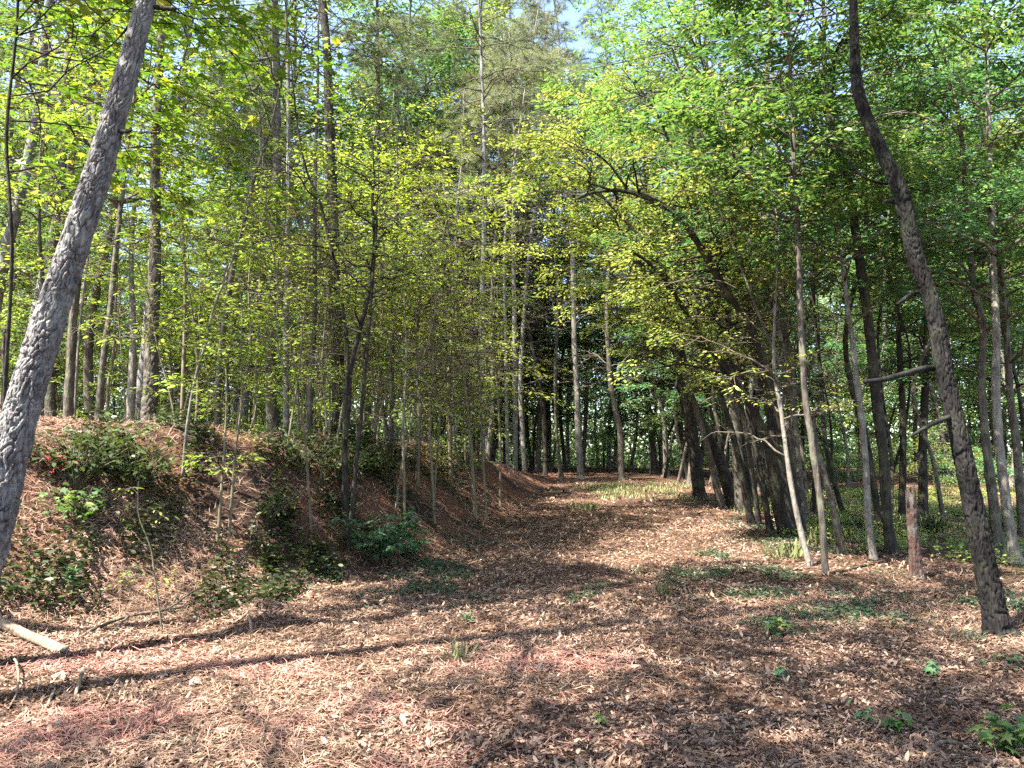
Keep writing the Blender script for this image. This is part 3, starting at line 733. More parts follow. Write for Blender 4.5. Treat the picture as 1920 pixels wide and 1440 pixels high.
rt('black trunk between the red snag and the thick leaning one', [(1731, 935, 20), (1730, 850, 18), (1734, 740, 16), (1738, 600, 13)], 20, 20, 97, 13, leaf='leaf_green')
for i, (pts, Y0, Y1, lab) in enumerate([
    ([(1405, 960, 15), (1370, 800, 13), (1310, 640, 11), (1240, 500, 9), (1160, 400, 7), (1090, 330, 4)], 17.5, 16, 'slender arching tree that reaches the furthest over the track'),
    ([(1350, 937, 15), (1315, 800, 12), (1262, 650, 10), (1200, 560, 8), (1130, 500, 5)], 21, 19.5, 'slender arching tree bowing lowest beside the black slanting trunk'),
    ([(1442, 985, 14), (1415, 830, 12), (1375, 640, 11), (1330, 480, 10), (1280, 340, 8), (1240, 230, 6), (1190, 150, 4)], 15.8, 15, 'slender arching tree rising steeply behind the mossy limb'),
    ([(1508, 1005, 13), (1490, 800, 12), (1455, 600, 11), (1400, 440, 9), (1340, 320, 8), (1295, 200, 6), (1260, 90, 4)], 14.6, 14, 'slender arching tree in front of the swollen based trunk'),
    ([(1422, 970, 11), (1390, 760, 10), (1330, 560, 8), (1250, 420, 7), (1150, 300, 4)], 16.8, 15.5, 'thinnest of the slender arching trees over the track')]):
    H('hardwood_tree', 'tree', lab, pts, Y0, Y1, kind('arch', t0=.4, nb=24, L=1.8, nleaf=22), ['bark_dark', 'bark_brown'][i % 2], 'ridge', ['leaf_olive', 'leaf_green'][i % 2], 120 + i, top=None, k=14, ds=.1, group='slender arching trees')
# broken stubs on the dark leaning trunk
root, C, r, foot = dark_tree
for pts, w0, w1 in (([(1757, 693, 7.75), (1735, 690, 7.65), (1690, 703, 7.4), (1655, 712, 7.2), (1622, 716, 7.05)], .034, .022), ([(1738, 548, 7.95), (1712, 550, 7.8), (1694, 562, 7.7), (1683, 570, 7.65)], .03, .016),
                    ([(1783, 780, 7.6), (1755, 792, 7.45), (1728, 806, 7.3), (1708, 818, 7.2)], .03, .012), ([(1700, 340, 8.1), (1665, 345, 8.0), (1625, 335, 7.9), (1604, 318, 7.9), (1590, 300, 7.9)], .02, .01), ([(1680, 376, 7.9), (1668, 378, 7.85), (1660, 377, 7.8)], .03, .02)):
    m = Mesh()
    P = np.array([at(*p) for p in pts]) - foot
    trunk_mesh(m, P, np.linspace(w0, w1, len(P)), 12, .03, 'smooth', 5, False)
    obj('branch_stub', m.data('branch_stub', M['bark_black'], True), root)
# stubs on the grey pine
root, C, r, foot = pine_a
for pts, w0, w1 in (([(285, 12, 6.9), (305, 15, 6.85), (327, 17, 6.8)], .026, .02), ([(222, 246, 6.7), (238, 247, 6.65), (246, 244, 6.6)], .022, .012)):
    m = Mesh(); P = np.array([at(*p) for p in pts]) - foot
    trunk_mesh(m, P, np.linspace(w0, w1, len(P)), 10, .02, 'smooth', 6, False)
    obj('branch_stub', m.data('branch_stub', M['bark_dark'], True), root)
# the red snag
def snag():
    Y = 10.6
    pts = [(1719, 1092, 22), (1716, 1040, 19), (1712, 1000, 18), (1710, 960, 18), (1708, 940, 15)]
    P = np.array([at(a, b, Y) for a, b, w in pts]); rad = np.array([w / 2 / FPX * Y for a, b, w in pts])
    P = np.vstack([P[0] - [0, 0, .3], P]); rad = np.append(rad[0] * 1.1, rad)
    foot = P[0].copy(); foot[2] = hz(P[0][0], P[0][1])
    root = thing('dead_snag', foot, 'short dead snag with peeling red wood and a jagged broken top', 'tree stump')
    m = Mesh(); trunk_mesh(m, P - foot, rad, 30, .02, 'plate', 4)
    v = m.v[0]; n = len(v); k = 30
    top = v[n - k:]; th = np.arange(k) / k * 6.283
    top[:, 2] += .16 * np.abs(np.sin(th * 1.5 + 1)) ** 2 + .05 * np.random.default_rng(3).random(k)
    obj('trunk', m.data('trunk', M['snag'], True), root)
    m = Mesh(); tp = P[-1] - foot
    for dx, dy, h, w in ((.035, -.02, .26, .03), (-.035, -.02, .17, .03), (.0, .035, .2, .03), (.01, -.045, .12, .025)):
        tubes(m, np.array([[tp + [dx, dy, -.08], tp + [dx * 1.1, dy, h * .5], tp + [dx * 1.25, dy * 1.2, h]]]), np.array([[w, w * .75, .003]]), 5)
    obj('splinter', m.data('splinter', M['snag'], True), root)
snag()


# ------------------------------------------------------------------ the other trees: a few of each kind, then copies
RNG = np.random.default_rng(11)
def template(name, cat, label, h, r0, K, bark, barktype, leafmat, seed, lean=.06, k=8, ds=.35, group=None):
    rg = np.random.default_rng(seed)
    n = 7
    z = np.linspace(-.3, h, n)
    w = np.cumsum(rg.normal(0, lean, (n, 2)), axis=0) * (h / 10); w -= w[:1]
    P = np.stack([w[:, 0], w[:, 1], z], -1)
    rad = r0 * np.linspace(1, .22, n)
    root = thing(name, (0, 0, -50), label, cat, group)
    fill_tree(root, P, rad, K, bark, barktype, leafmat, seed, k, ds)
    return root
G_P = 'pines in the depth of the wood'; G_M = 'understorey maples on top of the bank'; G_H = 'hardwoods deep in the wood beyond the track'; G_S = 'saplings of the thicket'; G_F = 'leafy trees closing the far end'
L_P = 'background pine with a long bare trunk standing deep in the wood'
L_M = 'young yellow green maple in the understorey behind the rim of the bank'
L_H = 'dark thin hardwood in the green shade on the track\'s far side'
L_S = 'whip thin yellow leaved sapling in the thicket along the bank'
L_F = 'leafy green tree in the backdrop beyond the end of the track'
L_B = 'dense low bush in the undergrowth deep between the trunks'; G_B = 'bushes in the depth of the wood'
T = {}
T['pine'] = [template('pine_tree', 'pine', L_P, 21 + 2 * s, .14 + .02 * s, [kind('pine', t0=.42, nb=46, L=2.9, size=.32), kind('bare', t0=.15, t1=.5, nb=18, L=1.6, leafy=.1)], ['bark_pine', 'bark_brown', 'bark_pine'][s], 'ridge', 'needle', 200 + s, .08, 12, .25, G_P) for s in range(3)]
T['maple'] = [template('maple_tree', 'maple', L_M, 6.5 + 1.2 * s, .035 + .01 * s, kind('maple', t0=[.14, .32, .2, .38][s], nb=26, L=2.3, size=.13, nleaf=30), ['bark_sapling', 'bark_brown'][s % 2], 'smooth', ['leaf_yellow', 'leaf_star', 'leaf_yellow', 'leaf_green'][s], 210 + s, .14, 7, .4, G_M) for s in range(4)]
T['hard'] = [template('hardwood_tree', 'tree', L_H, 12 + 1.6 * s, .07 + .02 * s, kind('hardwood', t0=.18, nb=36, L=2.9, size=.135, nleaf=40, clump=.46), ['bark_dark', 'bark_brown', 'bark_dark', 'bark_pale'][s], 'ridge', ['leaf_green', 'leaf_cool', 'leaf_green', 'leaf_cool'][s], 220 + s, .22, 10, .3, G_H) for s in range(4)]
T['sap'] = [template('sapling', 'sapling', L_S, 3.6 + .9 * s, .014 + .004 * s, kind('sapling', t0=.25, nb=17, L=1.0, nleaf=13), 'bark_sapling', 'smooth', ['leaf_yellow', 'leaf_olive', 'leaf_yellow'][s], 230 + s, .2, 6, .3, G_S) for s in range(3)]
T['far'] = [template('leafy_tree', 'tree', L_F, 20 + 3 * s, .14, kind('hardwood', t0=.1, nb=80, L=3.8, size=.21, nleaf=34, spread=.35, thick=.18, shape='rhomb', rise=20), 'bark_brown', 'smooth', ['leaf_cool', 'leaf_green', 'leaf_olive', 'leaf_star'][s], 240 + s, .2, 8, .6, G_F) for s in range(4)]
T['bush'] = [template('bush', 'bush', L_B, 2.1 + .5 * s, .02, kind('sapling', t0=.04, nb=34, L=1.3, nleaf=16, clump=.35, size=.12, spread=.16, thick=.08), 'bark_sapling', 'smooth', ['leaf_shrub', 'leaf_cool', 'leaf_olive'][s], 250 + s, .3, 6, .4, G_B) for s in range(3)]
L_K = 'slim dark pole of a tree leaning over from the far side of the track'; G_K = 'slim leaning poles beside the track'
L_O = 'broad crowned unseen tree added to shade the track'; G_O = 'unseen trees added for shade round the viewpoint'
T['pole'] = [template('hardwood_tree', 'tree', L_K, 10 + 1.3 * s, .05 + .012 * s, kind('hardwood', t0=.5, nb=18, L=1.9, nleaf=34, clump=.5), ['bark_dark', 'bark_brown', 'bark_dark'][s], 'ridge', ['leaf_green', 'leaf_olive', 'leaf_green'][s], 260 + s, .34, 9, .3, G_K) for s in range(3)]
T['shade'] = [template('added_shade_tree', 'tree', L_O, 13 + 2 * s, .13, kind('hardwood', t0=.5, nb=28, L=3.0, nleaf=40, clump=.55, size=.12), 'bark_brown', 'ridge', 'leaf_green', 270 + s, .15, 10, .3, G_O) for s in range(2)]
PLACED = [(o.location.x, o.location.y) for o in SC.objects if o.type == 'EMPTY' and o.location.z > -40]
FIRST = {}
def place(kindname, x, y, gap, sc=1.0, tilt=.05, lean=0.0):
    for a, b in PLACED:
        if (a - x) ** 2 + (b - y) ** 2 < gap * gap:
            return False
    PLACED.append((x, y))
    i = int(RNG.integers(len(T[kindname])))
    src = T[kindname][i]
    loc = (x, y, hz(x, y)); rz = RNG.random() * 6.283; s = sc * (.85 + .35 * RNG.random())
    tl = (RNG.normal(0, tilt), RNG.normal(0, tilt) - lean)
    if (kindname, i) not in FIRST:
        FIRST[(kindname, i)] = 1
        src.location = loc; src.rotation_euler = (tl[0], tl[1], rz); src.scale = (s, s, s)
    else:
        dup(src, loc, rz, s, tilt=tl)
    return True
def scatter(kindname, n, xr, yr, ok, gap, sc=1.0, tilt=.05, lean=0.0):
    done = 0
    for _ in range(n * 12):
        if done >= n: break
        y = yr[0] + (yr[1] - yr[0]) * RNG.random() ** .8
        x = xr[0] + (xr[1] - xr[0]) * RNG.random()
        if abs(x) > y * .78 + 1.5 or not ok(x, y): continue
        done += place(kindname, x, y, gap, sc, tilt, lean)
def gap_end(x, y): return 27 < y < 41 and x > -9
def left_of_rim(off): return lambda x, y: not gap_end(x, y) and x < float(toe_x(y)) - float(bank_w(y)) - off
def right_of_track(x, y): return x > np.interp(y, [5, 11, 15, 20, 26, 36, 60], [5.6, 5.0, 5.3, 6.2, 6.2, 7.5, 6])
scatter('pine', 26, (-26, 2), (14, 55), left_of_rim(.8), 1.6)
scatter('maple', 44, (-26, 1), (12, 42), left_of_rim(.4), 1.0, tilt=.08)
for x, y, s in ((-5.8, 31, 1.0), (-2.6, 36, 1.05), (-9.5, 27, .9)):
    place('pine', x, y, .5, s, .03)
for x, y, s in ((-4.2, 26, .86), (-7.5, 30, 1.05), (-4.8, 42.5, 1.3), (-2.0, 46, 1.35)):
    place('far', x, y, .5, s, .03)
scatter('sap', 60, (-14, 1), (9.5, 26), lambda x, y: float(toe_x(y)) - float(bank_w(y)) * 1.6 < x < float(toe_x(y)) - .9 and not (y < 12.2 and -5.6 < x < -3.0), .35, tilt=.09)
def glade(x, y): return 21 < y < 35 and .33 < x / y < .8
scatter('hard', 30, (5, 30), (13, 44), lambda x, y: right_of_track(x, y) and not (x > y * .55 and y < 19) and not glade(x, y) and not (x < 10 and y < 30), 1.3, tilt=.08)
scatter('pole', 30, (5, 11), (13, 40), lambda x, y: right_of_track(x, y) and 7.2 < x < 8.0 + .1 * y, .8, 1.0, .07, .14)
scatter('far', 6, (-28, -12), (22, 46), left_of_rim(3), 2.4)
scatter('far', 10, (8, 34), (30, 48), lambda x, y: right_of_track(x, y) and not glade(x, y), 2.4)
scatter('far', 7, (-12, 5), (44, 54), lambda x, y: True, 2.2)
scatter('pine', 16, (-4, 22), (40, 66), lambda x, y: True, 1.8)
scatter('far', 44, (-44, 48), (44, 84), lambda x, y: True, 2.4)
scatter('hard', 12, (-6, 12), (44, 58), lambda x, y: True, 1.4)
scatter('bush', 60, (-34, 40), (46, 76), lambda x, y: True, 1.2)
scatter('bush', 14, (7, 30), (24, 42), right_of_track, 1.2, .7)
# unseen trees, pines included, added round the viewpoint so their crowns shade the track
for i, (kn, x, y, s) in enumerate([('pine', -5.8, 4.1, 1.0), ('shade', -2.6, 1.0, .9), ('shade', -6.2, .8, 1.0), ('pine', -11.2, 7, 1.0), ('shade', -8.6, -2.6, 1.0), ('shade', -2.4, -.4, 1), ('shade', -8.0, 5.6, 1), ('shade', .8, -3.4, 1), ('pine', -4.2, -3.5, 1.0), ('pine', 2.6, -4.0, 1), ('hard', 8.2, 3.6, .9), ('shade', -7, -6, 1.0)]):
    place(kn, x, y, .3, s, .03)


# ------------------------------------------------------------------ litter, straw, ground cover
RF = np.random.default_rng(5)
def frustum_points(n, y0, y1, power=1.0, wide=.74):
    y = y0 + (y1 - y0) * RF.random(n) ** power
    x = (RF.random(n) * 2 - 1) * (wide * y + .4)
    return x, y
def litter(name, mat, n, y0, y1, power, size, shape, lift, tiltn, keep=None, jit=.4):
    x, y = frustum_points(n, y0, y1, power)
    if keep is not None:
        k = keep(x, y) > RF.random(len(x)); x, y = x[k], y[k]
    nn = hn(x, y)
    n2 = len(x)
    nn = nrm(nn + RF.normal(0, tiltn, (n2, 3)))
    a = RF.random(n2) * 6.283
    ax = nrm(np.stack([np.cos(a), np.sin(a), np.zeros(n2)], -1)); ax = nrm(ax - nn * (ax * nn).sum(-1, keepdims=True))
    p = np.stack([x, y, height(x, y) + lift * (.3 + RF.random(n2))], -1)
    return p, ax, nn, size * (1 - jit + 2 * jit * RF.random(n2))
def track_mask(x, y):
    return np.clip(.72 + 1.6 * fbm(x * 1.3, y * 1.3, 63, 3), .2, 1) * np.where(x > 6.3 + .02 * y, .45, 1.0) * (1 - .85 * straw_share(x, y))
m = Mesh()
for n, y0, y1, pw, sz in ((150000, 3.4, 9, 1.0, .031), (17000, 3.4, 10, 1.0, .055), (90000, 8.5, 18, .9, .052), (34000, 17, 36, .9, .10)):
    p, ax, nn, s = litter('', None, n, y0, y1, pw, sz, 'curl', .014, .38, track_mask, .6); leaves(m, p, ax, nn, s, 'curl')
tag(obj('leaf_litter', m.data('leaf_litter', M['dry_leaf'])), kind='stuff')
def straw_mask(x, y): return np.clip(.3 + 2.4 * fbm(x * .5 + 9, y * .5, 77, 3) + .9 * straw_share(x, y), .05, 1)
def straw_mesh(p, ax, nn, s, m):
    w = .0008 + .00026 * p[:, 1]
    b = np.cross(nn, ax)
    mid = p + ax * s[:, None] * .5 + b * (RF.normal(0, .12, len(p)) * s)[:, None] + nn * .006
    end = p + ax * s[:, None]
    V = np.stack([p - b * w[:, None], p + b * w[:, None], mid + b * w[:, None], end + b * w[:, None] * .4, end - b * w[:, None] * .4, mid - b * w[:, None]], 1)
    base = np.arange(len(p))[:, None] * 6
    F = np.concatenate([base + np.array([[0, 1, 2, 5]]), base + np.array([[5, 2, 3, 4]])])
    m.add(V.reshape(-1, 3), F)
m = Mesh(); straw_mesh(*litter('', None, 90000, 3.4, 10, 1.0, .12, '', .02, .16, straw_mask), m)
straw_mesh(*litter('', None, 46000, 9, 22, .9, .20, '', .02, .18, straw_mask), m)
tag(obj('pine_straw', m.data('pine_straw', M['straw'])), kind='stuff')
def red_mask(x, y): return (x < 1.0) * np.clip((fbm(x * 1.1 + 3, y * 1.6, 91, 4) + .02) * 5, 0, 1) * np.clip((7.2 - y) / 1.2, 0, 1)
m = Mesh(); straw_mesh(*litter('', None, 40000, 3.5, 7.2, 1.0, .13, '', .028, .16, red_mask), m)
tag(obj('red_pine_straw', m.data('red_pine_straw', M['straw_red'])), kind='stuff')

# low green cover: patches placed by hand on the ground
def patch_points(patches, dens):
    X, Y = [], []
    for px, py, wx, wy in patches:
        c = on_ground(px, py)
        sc = c[1] / FPX
        rx = wx * sc; ry = max(.25, wy * sc / max(.08, (EYE - c[2]) / c[1]))
        n = int(dens * rx * ry * 3.1)
        a = RF.random(n) * 6.283; q = np.sqrt(RF.random(n))
        x = c[0] + rx * q * np.cos(a); y = c[1] + ry * q * np.sin(a)
        k = fbm(x * 1.9, y * 1.9, 41, 4) > -.02 + .10 * RF.random(n)
        X.append(x[k]); Y.append(y[k])
    return np.concatenate(X), np.concatenate(Y)
def cover(name, mat, patches, dens, size, hmax, tilt, shape='oval'):
    x, y = patch_points(patches, dens)
    n = len(x)
    nn = nrm(np.array([0, 0, 1.0]) + RF.normal(0, tilt, (n, 3)))
    a = RF.random(n) * 6.283
    ax = np.stack([np.cos(a), np.sin(a), RF.normal(.1, .2, n)], -1)
    p = np.stack([x, y, height(x, y) + .01 + hmax * RF.random(n) ** 1.4], -1)
    m = Mesh(); leaves(m, p, ax, nn, size * (.6 + .8 * RF.random(n)), shape)
    return tag(obj(name, m.data(name, M[mat])), kind='stuff')
CLOVER = [(1430, 1085, 85, 18), (1500, 1135, 130, 26), (1660, 1150, 90, 18), (1310, 1095, 60, 16), (1150, 1110, 40, 14), (1100, 1130, 34, 12), (955, 1130, 30, 10), (800, 1085, 95, 26), (640, 1060, 60, 20),
          (880, 1010, 34, 12), (860, 985, 26, 10), (1850, 1130, 60, 40), (1880, 1230, 60, 30), (1560, 1250, 50, 14), (1650, 1253, 40, 12), (1450, 1180, 40, 16), (1330, 1040, 30, 8), (1500, 1020, 70, 20), (1420, 990, 30, 12), (740, 1010, 50, 20), (1200, 1085, 20, 8)]
def cover_mesh(m, patches, dens, size, hmax, tilt):
    x, y = patch_points(patches, dens); n = len(x); a = RF.random(n) * 6.283
    nn = nrm(np.array([0, 0, 1.0]) + RF.normal(0, tilt, (n, 3)))
    ax = np.stack([np.cos(a), np.sin(a), RF.normal(.1, .2, n)], -1)
    leaves(m, np.stack([x, y, height(x, y) + .005 + hmax * RF.random(n) ** 1.4], -1), ax, nn, size * (.5 + .9 * RF.random(n)), 'oval')
m = Mesh()
cover_mesh(m, CLOVER, 1250, .048, .08, .6)
cover_mesh(m, [(a, b, c * 1.9, d * 1.7) for a, b, c, d in CLOVER], 190, .045, .05, .6)
cover_mesh(m, [(1250, 1200, 500, 90), (1100, 1050, 300, 60)], 9, .05, .04, .6)
tag(obj('ground_cover', m.data('ground_cover', M['clover'])), kind='stuff')
m = Mesh()
x, y = frustum_points(420, 3.5, 16, .9); n = len(x); a = RF.random(n) * 6.283; ln = .08 + .32 * RF.random(n) ** 2
tt = np.linspace(0, 1, 5)[None, :]; bow = RF.normal(0, .12, n)[:, None] * ln[:, None] * np.sin(tt * 3.14)
X = x[:, None] + np.cos(a)[:, None] * ln[:, None] * tt - np.sin(a)[:, None] * bow; Y = y[:, None] + np.sin(a)[:, None] * ln[:, None] * tt + np.cos(a)[:, None] * bow
tubes(m, np.stack([X, Y, height(X, Y) + .012 + .02 * RF.random((n, 1)) + .03 * RF.random((n, 1)) * tt], -1), (.0025 + .004 * RF.random((n, 1)) ** 2) * (1.2 - .6 * tt), 5)
tag(obj('fallen_twigs', m.data('fallen_twigs', M['twig'], True)), kind='stuff')
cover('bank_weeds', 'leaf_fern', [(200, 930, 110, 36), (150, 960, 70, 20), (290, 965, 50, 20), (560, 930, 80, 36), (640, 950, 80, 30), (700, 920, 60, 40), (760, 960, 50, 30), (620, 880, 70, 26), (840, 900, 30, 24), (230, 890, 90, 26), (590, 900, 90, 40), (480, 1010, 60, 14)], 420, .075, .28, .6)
UNDER = [(1700, 985, 90, 24), (1790, 960, 90, 30), (1880, 985, 60, 30), (1600, 985, 60, 20), (1870, 1060, 60, 24), (1500, 960, 60, 20), (1620, 940, 120, 16), (1760, 1040, 60, 18), (1700, 930, 120, 12), (1850, 930, 70, 12), (1560, 1010, 90, 20), (1640, 1000, 90, 20), (1500, 985, 70, 16), (1450, 960, 60, 10), (1800, 1020, 80, 20)]
cover('undergrowth', 'leaf_weed', UNDER, 240, .075, .2, .6)

def grass_blades(x, y, h, m, lean=.5):
    n = len(x)
    a = RF.random(n) * 6.283
    ax = np.stack([np.cos(a) * lean * RF.random(n), np.sin(a) * lean * RF.random(n), np.ones(n)], -1)
    nn = np.stack([np.cos(a), np.sin(a), np.full(n, .2)], -1)
    leaves(m, np.stack([x, y, height(x, y) - .01], -1), ax, nn, h * (.5 + .8 * RF.random(n)), 'blade')
m = Mesh()
x, y = patch_points([(1130, 913, 70, 7), (1230, 912, 80, 8), (1180, 922, 90, 8), (1290, 935, 60, 6), (1100, 955, 36, 6), (1180, 935, 60, 5)], 240)
grass_blades(x, y, .15, m, .7)
x, y = patch_points([(1700, 975, 110, 16), (1830, 965, 90, 16), (1600, 950, 120, 10), (1470, 945, 60, 8), (1780, 1000, 60, 16), (1750, 935, 160, 6), (1880, 945, 60, 8), (1540, 985, 90, 14), (1640, 1010, 90, 14), (1440, 965, 60, 8)], 120)
grass_blades(x, y, .2, m, .8)
tag(obj('grass', m.data('grass', M['grass'])), kind='stuff')

# tufts and seedlings one can point at
def tuft(label, px, py, n, h, r=.12):
    c = on_ground(px, py)
    m = Mesh()
    a = RF.random(n) * 6.283; q = r * np.sqrt(RF.random(n))
    x = c[0] + q * np.cos(a); y = c[1] + q * np.sin(a)
    grass_blades(x, y, h, m, 1.3)
    me = m.data('grass_tuft', M['grass']); me.transform(__import__('mathutils').Matrix.Translation(-Vector(c)))
    tag(obj('grass_tuft', me, None, c), label, 'grass tuft', 'grass tufts')
for t in [('big yellow grass tuft at the foot of the leaning pole', 1476, 1048, 70, .3, .25), ('yellow grass tuft between the two slim poles', 1528, 1020, 40, .28, .18), ('small bright grass tuft in the middle of the track', 1243, 1118, 40, .16, .09),
          ('pale grass tuft behind the slim scarred trunk', 1600, 1000, 90, .36, .2), ('tall grass tuft beside the pale lichen covered trunk', 1868, 1000, 110, .42, .22), ('thin dry grass tuft in the sunlit litter', 855, 1240, 16, .18, .1), ('grass tuft behind the red snag', 1745, 1000, 110, .4, .25)]:
    tuft(*t)
def seedling(label, px, py, h, n, mat, shape='star', size=.08, name='seedling', cat='seedling', spread=.5):
    c = on_ground(px, py)
    rg = np.random.default_rng(int(px * 7 + py))
    root = thing(name, c, label, cat)
    mb, ml = Mesh(), Mesh()
    for k in range(n):
        a = rg.random() * 6.283; e = spread * (.25 + rg.random())
        tip = np.array([math.cos(a) * e * h, math.sin(a) * e * h, h * (.55 + .5 * rg.random())])
        P = np.array([[0, 0, -.03], tip * [.3, .3, .5], tip * [.75, .75, .9], tip])
        tubes(mb, P[None], np.array([[.005, .004, .003, .0015]]) * max(1, h), 4)
        q = 5 + int(8 * h)
        t = .35 + .68 * rg.random(q)
        pos = np.stack([np.interp(t, [0, .4, .8, 1.05], P[:, j]) for j in range(3)], -1) + rg.normal(0, .02 + .05 * h, (q, 3))
        ang = rg.random(q) * 6.283
        ax = np.stack([np.cos(ang), np.sin(ang), -.25 - .3 * rg.random(q)], -1)
        leaves(ml, pos, ax, np.array([0, 0, 1.0]) + rg.normal(0, .35, (q, 3)), size * (.6 + .7 * rg.random(q)), shape)
    obj('stem', mb.data('stem', M['bark_sapling'], True), root)
    obj('leaves', ml.data('leaves', M[mat]), root)
for t in [('low green shrub with lobed leaves at the foot of the bank', 705, 1060, .72, 34, 'leaf_shrub', 'star', .13, 'shrub', 'shrub', .95), ('smaller green shrub touching the low lobed shrub', 768, 1048, .42, 14, 'leaf_shrub', 'star', .11, 'shrub', 'shrub', .8),
          ('bright leafy seedling in the near corner of the litter', 1905, 1412, .22, 13, 'leaf_green', 'star', .10, 'seedling', 'seedling', .9), ('single pale seedling in the litter near the corner', 1680, 1372, .09, 5, 'leaf_green', 'star', .075),
          ('tiny seedling in the middle of the near litter', 1120, 1365, .08, 4, 'leaf_green', 'oval', .06), ('small seedling in the sunlit track centre', 872, 1170, .12, 6, 'leaf_shrub', 'oval', .05), ('bushy seedling with white lit tips before the clover', 1450, 1195, .17, 6, 'leaf_green', 'star', .09),
          ('dark seedling in the shaded litter of the track', 1470, 1270, .08, 5, 'leaf_shrub', 'oval', .08), ('two leaved seedling near the small stone', 1620, 1355, .07, 4, 'leaf_cool', 'oval', .075), ('seedling beside the dark seedling heap', 1745, 1268, .10, 5, 'leaf_shrub', 'star', .09),
          ('pale green seedling on the bank foot next to the knee high sapling', 130, 1100, .2, 5, 'leaf_shrub', 'star', .07), ('bright green shrub glowing on the shaded bank', 150, 985, .45, 14, 'leaf_green', 'star', .10, 'shrub', 'shrub', .9), ('red leaved shrub in the dark hollow of the bank', 92, 890, .28, 6, 'leaf_red', 'star', .07, 'shrub', 'shrub', .7),
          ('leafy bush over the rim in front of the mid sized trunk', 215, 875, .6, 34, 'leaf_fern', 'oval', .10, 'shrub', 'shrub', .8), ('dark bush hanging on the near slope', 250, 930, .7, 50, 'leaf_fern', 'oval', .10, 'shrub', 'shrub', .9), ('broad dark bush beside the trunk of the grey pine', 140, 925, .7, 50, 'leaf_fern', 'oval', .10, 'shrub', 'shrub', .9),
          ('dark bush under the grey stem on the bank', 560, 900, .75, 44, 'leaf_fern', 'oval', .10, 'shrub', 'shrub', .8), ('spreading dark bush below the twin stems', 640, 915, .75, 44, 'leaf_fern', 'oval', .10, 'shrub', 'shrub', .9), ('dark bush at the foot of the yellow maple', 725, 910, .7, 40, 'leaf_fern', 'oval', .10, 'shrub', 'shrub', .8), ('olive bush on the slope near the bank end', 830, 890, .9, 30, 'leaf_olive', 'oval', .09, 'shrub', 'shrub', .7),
          ('small bush in the hollow between slope and shrub', 500, 985, .5, 26, 'leaf_fern', 'oval', .09, 'shrub', 'shrub', .9)]:
    seedling(*t)

# ------------------------------------------------------------------ fallen wood
def wood(name, cat, label, pts, w0, w1, mat='deadwood', seed=1, k=12, twigs=()):
    """pts = (px, py, lift above the soil in metres)"""
    P = []
    for px, py, up in pts:
        q = on_ground(px, py); q = q + np.array([0, 0, up]); P.append(q)
    P = np.array(P); c = P[0].copy()
    m = Mesh(); big = w0 > .04
    trunk_mesh(m, P - c, np.linspace(w0, w1, len(P)), 40 if big else k, .012 if big else max(.015, w0 * .6), 'ridge' if big else 'smooth', seed, False)
    k = 40 if big else k
    m.f.append(np.arange(k)[None, ::-1])
    me = m.data(name, M[mat], True)
    if not twigs:
        return tag(obj(name, me, None, c), label, cat, 'fallen wood')
    root = thing(name, c, label, cat, 'fallen wood')
    obj('stem', me, root)
    for tw in twigs:
        Q = np.array([on_ground(px, py) + np.array([0, 0, up]) for px, py, up in tw]) - c
        m = Mesh(); trunk_mesh(m, Q, np.linspace(w1 * 1.3, w1 * .4, len(Q)), 7, .03, 'smooth', seed + 3, False)
        obj('twig', m.data('twig', M[mat], True), root)
wood('fallen_log', 'log', 'thick pale bare log cut off by the picture edge', [(-40, 1160, .05), (40, 1200, .06), (120, 1228, .03)], .055, .04, seed=2, k=20)
wood('fallen_branch', 'branch', 'long curved dead branch lying on the needles at the bank foot', [(165, 1188, .02), (240, 1165, .05), (310, 1152, .05), (360, 1130, .12), (405, 1116, .16)], .016, .009, 'bark_brown', 3, 8, [[(300, 1154, .05), (345, 1150, .08), (400, 1130, .10)], [(240, 1165, .05), (200, 1200, .03), (165, 1208, .02)]])
wood('fallen_branch', 'branch', 'forked dead branch with a white tip leaning on the needle heap', [(415, 1116, .12), (440, 1140, .12), (465, 1165, .05), (472, 1192, .01)], .018, .012, 'deadwood', 4, 8, [[(465, 1160, .06), (440, 1172, .03), (415, 1165, .02)]])
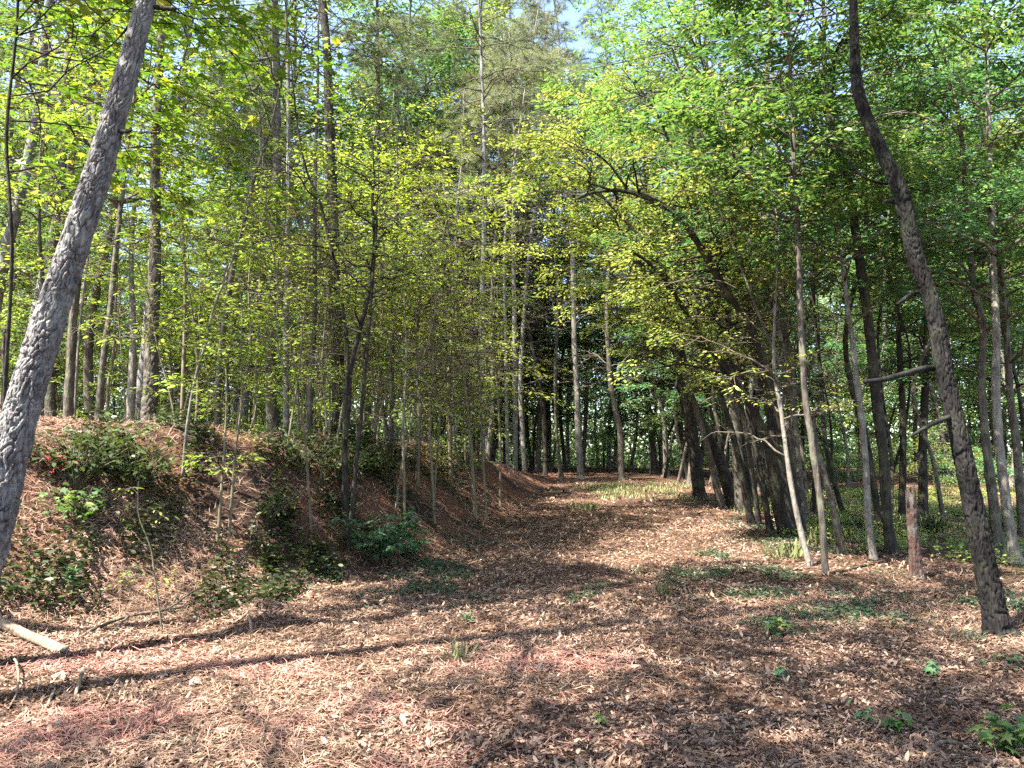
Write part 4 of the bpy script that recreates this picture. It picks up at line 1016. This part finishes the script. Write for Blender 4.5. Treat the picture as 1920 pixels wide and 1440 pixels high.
for i, (lab, pts, w0, w1, mat) in enumerate([
    ('white forked stick at the picture edge below the thick log', [(20, 1235, .02), (30, 1270, .1), (32, 1305, .04), (8, 1345, .01)], .011, .006, 'deadwood'),
    ('short stub stick standing by the grey needles', [(155, 1275, .08), (146, 1295, .04), (140, 1312, .01)], .016, .011, 'deadwood'),
    ('short grey stick next to the stub stick', [(100, 1305, .03), (90, 1325, .02), (80, 1342, .01)], .011, .009, 'deadwood'),
    ('thin bent stick across the red straw', [(228, 1335, .02), (240, 1365, .03), (262, 1383, .01)], .008, .006, 'twig'),
    ('thick dark stick lying flat in the near litter', [(262, 1392, .015), (310, 1398, .015), (368, 1392, .015)], .02, .014, 'bark_brown'),
    ('straight dark stick pointing to the red straw', [(530, 1385, .01), (570, 1355, .02), (605, 1325, .02)], .011, .006, 'bark_brown'),
    ('thin stick in the sunlit straw', [(190, 1335, .01), (215, 1295, .05), (240, 1265, .06)], .006, .003, 'deadwood'),
    ('long thin stick across the shaded track', [(870, 1200, .015), (930, 1198, .02), (995, 1166, .02)], .010, .005, 'deadwood'),
    ('pale stick in the litter at the track centre', [(1270, 1241, .01), (1295, 1240, .02), (1312, 1242, .01)], .013, .01, 'deadwood'),
    ('thin pale branch lying over the clover', [(1360, 1103, .03), (1420, 1105, .05), (1480, 1110, .03)], .011, .005, 'deadwood'),
    ('grey branch leaning by the slim straight trunk', [(1480, 1075, .02), (1510, 1068, .08), (1540, 1055, .14)], .012, .005, 'deadwood'),
    ('long grey stick on the near end of the dark clover', [(1320, 1085, .02), (1365, 1105, .04), (1400, 1118, .02)], .013, .006, 'deadwood'),
    ('curved stick in the corner litter', [(1740, 1420, .02), (1775, 1408, .05), (1850, 1412, .01)], .016, .008, 'bark_brown'),
    ('white twig at the far litter edge before the dark trunks', [(1390, 970, .03), (1425, 972, .08), (1455, 990, .03)], .012, .005, 'deadwood')]):
    wood('stick', 'stick', lab, pts, w0, w1, mat, 10 + i, 8)

# the wood goes on behind: one far mass of leaves and stems
def distant():
    m = Mesh()
    n = 150000
    a = R(40) + R(100) * RF.random(n); d = 84 + 30 * RF.random(n)
    x = np.cos(a) * d; y = np.sin(a) * d
    top = 16 + 9 * vnoise(a * 22, d * .06, 7)
    z = 1.0 + top * RF.random(n) ** 1.3
    k = fbm(a * 60, z * .35, 8, 3) > np.where(z < 7, -1, -.14)
    x, y, z = x[k], y[k], z[k]; n = len(x)
    ax = RF.normal(0, 1, (n, 3)); ax[:, 2] -= .4
    leaves(m, np.stack([x, y, z], -1), ax, RF.normal(0, 1, (n, 3)), .6 * (.6 + .8 * RF.random(n)), 'rhomb')
    tag(obj('distant_woods', m.data('distant_woods', M['leaf_green'])), kind='stuff')
distant()
